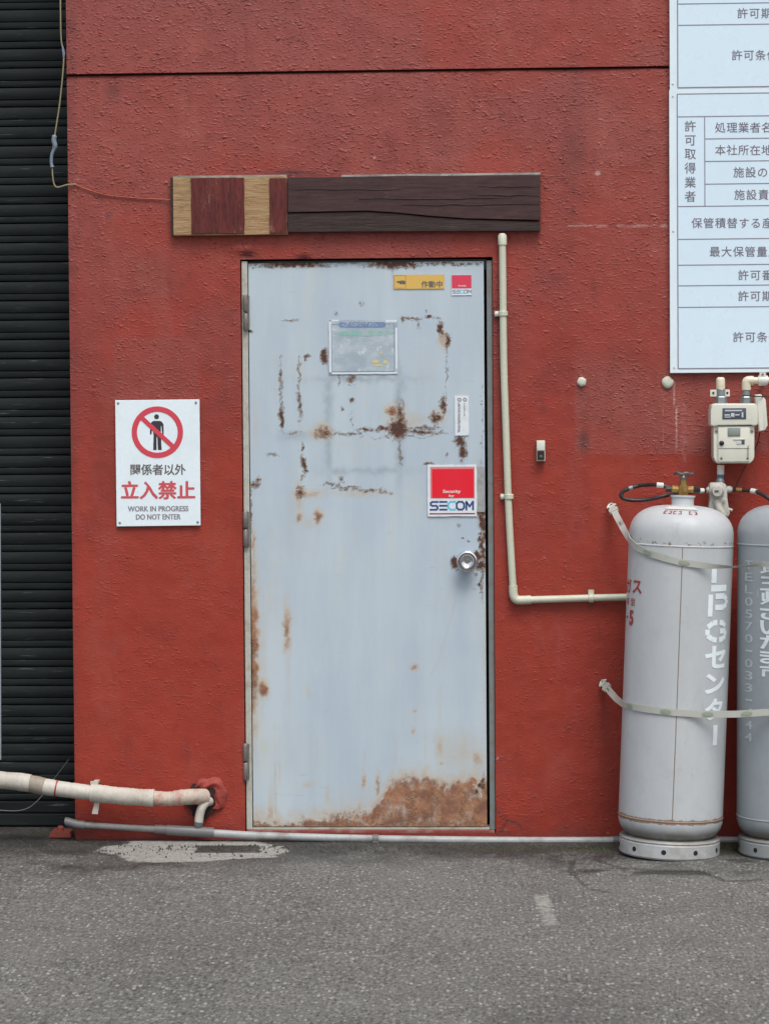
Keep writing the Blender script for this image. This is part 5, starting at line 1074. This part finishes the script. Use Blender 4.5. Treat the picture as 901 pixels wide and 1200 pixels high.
m = MB(); m.tube(spline([P(868, 463.6, -0.13), P(876, 463.8, -0.135), P(884, 464.3, -0.16), P(892, 464.6, -0.157), P(905, 465, -0.10), P(960, 465, -0.02)], 5), 0.0022, 6); tag(m.build('signal_wire', M['cable_dark'], smooth=60), 'black wire crossing over the meter nut to the right edge', 'wire')

# ------------------------------------------------------------------ regulator below the meter
rg = thing('gas_regulator', 'cream cast gas regulator with round cap between the two cylinders', 'regulator', P(843, 606, -0.10))
yr = -0.10
MB().tube([P(844, 545, yr), P(843.8, 556, yr)], 0.0125, 16).build('neck', M['meter'], rg, smooth=50)
MB().tube([P(843.8, 555, yr), P(843.6, 563.5, yr)], 0.0120, 16).build('neck_label', M['label_blue'], rg, smooth=50)
MB().lathe([(0.012, 0), (0.015, 0.004), (0.015, 0.026), (0.011, 0.034)], 16, P(843.4, 571.5, yr)).build('union', M['metal_grey'], rg, smooth=40)
body = [(831, 568), (833, 565.6), (845, 565.2), (850, 567.5), (851.5, 573), (851.8, 582), (853, 592), (855, 602), (853, 606), (844, 607), (836, 600), (830, 595), (831.5, 584), (831, 575)]
MB().prism(pz(body, yr - .03)[::-1], yr - 0.03, yr + 0.035).build('casting', M['cast'], rg, bevel=0.006, smooth=40, seg=3)
MB().lathe([(0.026, 0), (0.026, 0.010), (0.022, 0.014), (0.0195, 0.030), (0.0165, 0.036), (0.001, 0.037)], 28, P(839.3, 575.5, yr - .028), 'Y').build('round_cap', M['cast'], rg, smooth=40)
pbox(836.8, 574.6, 841.6, 576.8, yr - 0.0665, yr - 0.064, 'cap_label', M['label_dark'], rg, 0)
MB().tube([P(827, 574.5, yr - .005), P(828.5, 574.5, yr - .005), P(833, 574.5, yr - .005)], [0.008, 0.0125, 0.0125], 14).build('inlet', M['cast'], rg, smooth=40)
MB().tube([P(849, 573.6, yr - .005), P(855, 573.6, yr - .005), P(857.5, 573.6, yr - .005)], [0.0125, 0.0125, 0.008], 14).build('inlet', M['cast'], rg, smooth=40)
m = MB(); m.tube([P(838, 586, yr - .032), P(842, 596, yr - .036), P(848, 605, yr - .034)], [0.011, 0.014, 0.012], 14); m.tube([P(848, 586, yr - .03), P(848.2, 587, yr - 0.042)], 0.005, 10); m.tube([P(853, 597, yr - .02), P(857.5, 598.2, yr - .02)], 0.006, 10); m.build('relief_body', M['cast'], rg, smooth=60)
# ------------------------------------------------------------------ hoses
vt = Vector((c1.location.x + 1.238 * math.sin(TILT1), CY, 1.238))
h1 = thing('gas_hose', 'black looped rubber gas hose left of the brass valve', 'hose', P(727, 580, -0.2))
yh = CY + 0.05
hp = [vt + Vector((-0.030, 0.0, 0.0)), P(778, 569.8, CY), P(767, 568, CY + .01), P(750, 569, yh), P(739, 571.8, yh), P(730.5, 575.4, yh), P(727.2, 580, yh), P(731, 584.4, yh), P(744, 586.4, yh), P(761, 585, yh), P(778, 581.2, yh), P(790, 578.6, yh + .02), P(802, 577.6, yh + .05), P(812, 576, -0.12), P(822, 574.9, -0.105), P(828, 574.5, -0.105)]
MB().tube(spline(hp, 7), 0.0068, 12).build('hose', M['rubber'], h1, smooth=60)
MB().tube([vt + Vector((-0.026, 0, 0)), vt + Vector((-0.058, 0, 0.0005))], 0.0100, 8).build('end_nut', M['rubber'], h1)
MB().tube([P(769, 568.2, CY), P(777, 568.9, CY)], 0.0090, 14).build('white_tag', M['tag_white'], h1, smooth=40)
MB().tube([P(736.6, 572.6, yh), P(741, 571.3, yh)], 0.0085, 14).build('metal_band', M['metal_grey'], h1, smooth=40)
MB().tube([vt + Vector((0.028, 0, -0.004)), vt + Vector((0.052, 0.02, -0.004))], 0.0125, 12).build('valve_cap', M['rubber'], h1, smooth=40)
MB().tube([P(814.8, 575.2, -0.125), P(824, 575, -0.115)], 0.0088, 14).build('white_tag', M['tag_white'], h1, smooth=40)
h2 = thing('gas_hose', 'black gas hose leaving the regulator towards the right edge', 'hose', P(880, 576, -0.1))
hp = [P(857, 573.6, -0.105), P(865, 574, -0.115), P(873, 574.6, -0.125), P(885, 576, -0.15), P(895, 580.5, -0.18), P(905, 587, -0.2), P(918, 590, -0.22), P(930, 582, CY), vt + Vector((c2.location.x - c1.location.x - 0.03, 0, 0))]
MB().tube(spline(hp, 7), 0.0068, 12).build('hose', M['rubber'], h2, smooth=60)
MB().tube([P(862.8, 573.8, -0.113), P(869.5, 574.2, -0.121)], 0.0088, 10).build('brass_union', M['brass'], h2, smooth=40)
MB().tube([P(880, 575.2, -0.138), P(885.8, 576.3, -0.152)], 0.0092, 14).build('white_tag', M['tag_white'], h2, smooth=40)

# ------------------------------------------------------------------ pipe along the foot of the wall
fp = thing('drain_pipe', 'grey pipe lying along the foot of the wall from the shutter to the cylinders', 'pipe', P(400, 988, -0.04))
yp = -0.045
MB().tube(spline([P(76, 963.0, yp), P(80, 963.2, yp), P(90, 966, yp), P(100, 967.3, yp)], 5), [0.006] * 2 + [0.016] * 14, 16).build('elbow', M['pvc'], fp, smooth=60)
MB().tube([P(92, 966.5, yp), P(140, 969.5, yp), P(190, 972, yp)], 0.0118, 16).build('pipe', M['pipe_end'], fp, smooth=60)
MB().tube([P(182, 971.5, yp), P(196, 972.3, yp)], 0.0155, 18).build('coupling', M['pvc'], fp, smooth=40)
MB().tube([P(196, 972.6, yp), P(251, 976, yp)], 0.0185, 18).build('tee', M['pvc'], fp, smooth=40)
lp = spline([P(250, 976.3, yp), P(300, 979.3, yp), P(370, 981.5, yp), P(440, 983.2, yp), P(520, 984.4, yp), P(600, 985.2, yp), P(680, 985.3, yp), P(722, 985, yp)], 5)
MB().tube(lp, 0.0138, 18).build('pipe', M['pvc_pale'], fp, smooth=60)
MB().tube([P(718, 985, yp), P(728, 985, yp)], 0.0165, 18).build('coupling', M['pvc'], fp, smooth=40)
MB().tube([P(727, 985, yp), P(1100, 985, yp)], 0.0138, 14).build('pipe', M['pvc_pale'], fp, smooth=60)
m = MB(); p = P(440, 983.2, yp); m.lathe([(0.0155, -0.010), (0.0165, -0.008), (0.0165, 0.008), (0.0155, 0.010)], 18, p, 'X'); m.box(p.x - 0.010, p.x + 0.012, yp - 0.020, yp - 0.012, p.z - 0.026, p.z - 0.006); m.build('clamp', M['pvc'], fp, bevel=0.001)

# ------------------------------------------------------------------ wrapped pipe entering the wall
wp = thing('insulated_pipe', 'tape wrapped cream insulated pipe running from the left edge into the wall hole', 'pipe', P(110, 935, -0.07))
yw = -0.075
def wrapped(px_pts, r, name, mat, seed, ridges=26):
    c_ = spline([P(a, b_, y_) for a, b_, y_ in px_pts], 30); rn = random.Random(seed); out = []; L = 0; ph = rn.random() * 6
    for i, q in enumerate(c_):
        if i: L += (c_[i] - c_[i - 1]).length
        saw = ((L * ridges + ph + 0.5 * math.sin(L * 31)) % 1.0); out.append(r * (1 + 0.022 * saw + 0.035 * math.sin(L * 23 + ph) + 0.02 * math.sin(L * 61) + 0.018 * rn.uniform(-1, 1)))
    return MB().tube(c_, out, 22).build(name, mat, wp, smooth=50)
wrapped([(-80, 909, yw), (-30, 911, yw), (0, 914, yw), (22, 916, yw), (36, 918, yw)], 0.0300, 'wrapped_pipe', M['tape'], 1)
wrapped([(33, 917.6, yw), (42, 919.5, yw), (52, 922, yw)], 0.0300, 'wrapped_pipe', M['tape_dark'], 2)
wrapped([(49, 921.3, yw), (75, 925, yw), (110, 929.5, yw)], 0.0275, 'wrapped_pipe', M['tape'], 3)
wrapped([(107, 929.2, yw), (145, 933, yw), (181, 935.3, yw)], 0.0305, 'wrapped_pipe', M['tape'], 4, 60)
wrapped([(179, 935.2, yw), (195, 936.2, yw), (207, 935.3, yw)], 0.0262, 'wrapped_pipe', M['tape_red'], 5)
wrapped([(205, 935.3, yw), (218, 934, yw), (230, 933.5, yw + .02), (240, 934, yw + .05)], 0.0275, 'wrapped_pipe', M['tape_red'], 6)
MB().tube([P(65.8, 923.5, yw), P(67.6, 923.8, yw)], 0.0290, 20).build('band', M['red_stencil'], wp, smooth=40)
m = MB(); bpoly = [(106.5, 955), (113.5, 955.5), (116, 938), (110.5, 938)]; m.prism(pz(bpoly, yw - .03), yw - 0.004, yw - 0.001)
m.prism(pz([(106.5, 915.3), (106.5, 919.5), (115.5, 920), (115.5, 915.3)], yw), yw - 0.004, yw + 0.001); m.box(P(108, 930, yw).x, P(114, 930, yw).x, yw + .0015, -0.001, P(110, 920, yw).z, P(110, 917, yw).z); m.build('support_strap', M['tape'], wp)
# drip outlet
dp = thing('drip_tube', 'short bent white tube dropping from the wall hole into the grey pipe tee', 'pipe', P(233, 967, -0.05))
MB().tube(spline([P(246, 939, -0.01), P(241, 941, -0.035), P(236.5, 947, -0.045), P(234, 956, -0.045), P(233, 964.5, -0.045)], 6), 0.0158, 16).build('tube', M['tape'], dp, smooth=60)
MB().tube([P(233.2, 963, -0.045), P(232.6, 967.5, -0.045), P(232.6, 973, -0.045)], [0.0175, 0.0165, 0.009], 16).build('socket', M['pvc'], dp, smooth=40)
# broken hole with putty round it
hl = thing('wall_hole', 'ragged dark pipe hole with red putty around it low on the wall', 'hole', P(245, 935, 0))
rn = random.Random(21); N = 44; m = MB(); c_ = P(238, 935.5, 0)
m.prism([(c_.x + (0.056 + 0.007 * math.sin(i * 0.9) + 0.006 * rn.random()) * math.cos(2 * math.pi * i / N), c_.z - 0.006 + (0.056 + 0.009 * math.sin(i * 1.3 + 1) + 0.006 * rn.random()) * math.sin(2 * math.pi * i / N)) for i in range(N)], -0.0105, 0.004); m.build('opening', M['hole'], hl)
rn = random.Random(22); m = MB(); vs = []; fs = []; K = 9; c_ = P(241, 934.5, 0)
for i in range(N + 1):
    a = R(-52 + 182 * i / N); u_ = i / N
    thick = 0.046 * math.sin(math.pi * min(0.97, max(0.05, u_))) ** 0.6 * (1 + 0.16 * math.sin(u_ * 9) + 0.08 * math.sin(u_ * 23)); r0 = 0.038 * (1 + 0.2 * math.sin(u_ * 13 + 1))
    for j in range(K):
        t = j / (K - 1); rr = r0 + thick * t; h_ = 0.013 * math.sin(math.pi * (0.2 + 0.8 * t)) * (1 + 0.25 * math.sin(u_ * 17 + j)) + rn.uniform(-0.001, 0.001)
        vs.append((c_.x + rr * math.cos(a) * 1.02, -0.0035 - max(0, h_), c_.z + rr * math.sin(a)))
for i in range(N):
    for j in range(K - 1): q = i * K + j; fs.append((q, q + 1, q + K + 1, q + K))
m.add(vs, fs); m.build('putty', M['putty'], hl, smooth=60)
# ------------------------------------------------------------------ red block at the wall corner
bk = thing('stop_block', 'small red painted block with a knob on the ground at the wall corner', 'door stop', G(71, 982))
yk = G(71, 982).y; q = [(57, 983), (84, 983), (82.5, 975), (60.5, 974)]
base = MB(); pts = [(P(a, b_, yk).x, max(0.0, P(a, b_, yk).z)) for a, b_ in q]; base.prism(pts, yk, yk + 0.07); base.build('block', M['brick_red'], bk, bevel=0.003)
p = P(71.5, 974.5, yk + 0.03); MB().lathe([(0.013, -0.004), (0.012, 0.006), (0.013, 0.014), (0.009, 0.020), (0.002, 0.022)], 14, p).build('knob', M['brick_red'], bk, smooth=50)

# ------------------------------------------------------------------ cables
cb = thing('cable', 'straw coloured cable hanging at the wall corner with grey tape around it', 'cable', P(75, 218, -0.01))
ya = -0.012
MB().tube(spline([P(70.5, -300, 0.05), P(71, -60, 0.03), P(71.2, 0, ya), P(72, 45, ya), P(74.8, 60, ya), P(74.5, 80, ya), P(70.5, 120, ya), P(66, 150, ya), P(62.5, 175, ya), P(61.5, 195, ya), P(65, 218.3, ya), P(79, 216.5, ya), P(90, 216, -0.004)], 5), 0.0028, 7).build('cable', M['cable'], cb, smooth=60)
MB().tube(spline([P(64.5, 158, ya), P(63.5, 165, ya), P(65, 172, ya), P(61.5, 180, ya), P(60.5, 190, ya), P(62.0, 197, ya)], 4), [0.004] + [0.009] * 8 + [0.006] * 10 + [0.008, 0.003], 8).build('tape', M['cable_tape'], cb, smooth=60)
MB().tube([P(73.6, 54, ya), P(75, 62, ya), P(75, 68, ya)], [0.003, 0.0055, 0.003], 8).build('tape', M['cable_tape'], cb, smooth=60)
m = MB(); m.tube(spline([P(88, 216, -0.006), P(100, 221, -0.006), P(122, 228, -0.006), P(150, 231.5, -0.006), P(185, 233.5, -0.006), P(202, 234.3, -0.012)], 5), 0.0022, 6); tag(m.build('wire', M['cable_red'], smooth=60), 'thin red painted wire along the wall to the short board', 'wire')
m = MB(); m.tube(spline([P(81, 890, .22), P(72, 902, .23), P(62, 915, .24), P(52, 930, .23), P(38, 944, .22), P(25, 949.5, .22), P(8, 950, .22), P(-30, 947, .22)], 5), 0.0016, 6); tag(m.build('wire', M['cable_pale'], smooth=60), 'thin grey wire trailing across the lowest shutter slats', 'wire')
# moss tufts at the foot of the wall
rn = random.Random(2); m = MB()
for _ in range(420):
    px = rn.choice([rn.gauss(700, 18), rn.gauss(640, 40), rn.gauss(855, 5), rn.gauss(500, 60), rn.gauss(300, 60)]); py = 991 + abs(rn.gauss(0, 3)) ; g_ = G(px, py); 
    if g_.y > -0.065: g_.y = -0.065 - rn.random() * 0.03
    r = rn.uniform(0.002, 0.006); a = rn.random() * 6
    m.add([(g_.x + r * math.cos(a), g_.y + r * math.sin(a), 0), (g_.x + r * math.cos(a + 2.1), g_.y + r * math.sin(a + 2.1), 0), (g_.x + r * math.cos(a + 4.2), g_.y + r * math.sin(a + 4.2), 0), (g_.x, g_.y, r * rn.uniform(0.5, 1.1))], [(0, 1, 3), (1, 2, 3), (2, 0, 3)])
mo = m.build('moss', M['soil']); tag(mo, 'dark green moss tufts on the wet asphalt beside the wall', 'moss'); mo['kind'] = 'stuff'

# grit washed against the foot of the wall
rn = random.Random(31); m = MB()
for _ in range(600):
    px = rn.uniform(-10, 910); g_ = G(px, 990 + abs(rn.gauss(0, 7)))
    if px > 84 and g_.y > -0.066: g_.y = -0.066 - rn.random() * 0.04
    r = rn.uniform(0.0012, 0.0042) * (1 if rn.random() < .9 else 1.8); a = rn.random() * 6
    if math.hypot(g_.x - c1.location.x, g_.y - CY) < 0.18 or math.hypot(g_.x - c2.location.x, g_.y - CY) < 0.18: continue
    base = [(g_.x + r * rn.uniform(.7, 1.2) * math.cos(a + k * 1.57), g_.y + r * rn.uniform(.7, 1.2) * math.sin(a + k * 1.57), -0.001) for k in range(4)]
    top = [(g_.x + (x - g_.x) * 0.6, g_.y + (y - g_.y) * 0.6, r * rn.uniform(0.7, 1.1)) for x, y, z in base]
    m.add(base + top, [(4, 5, 6, 7)] + [(k, (k + 1) % 4, 4 + (k + 1) % 4, 4 + k) for k in range(4)])
gr = m.build('grit', M['grit']); tag(gr, 'loose grey grit washed up along the foot of the wall', 'grit'); gr['kind'] = 'stuff'
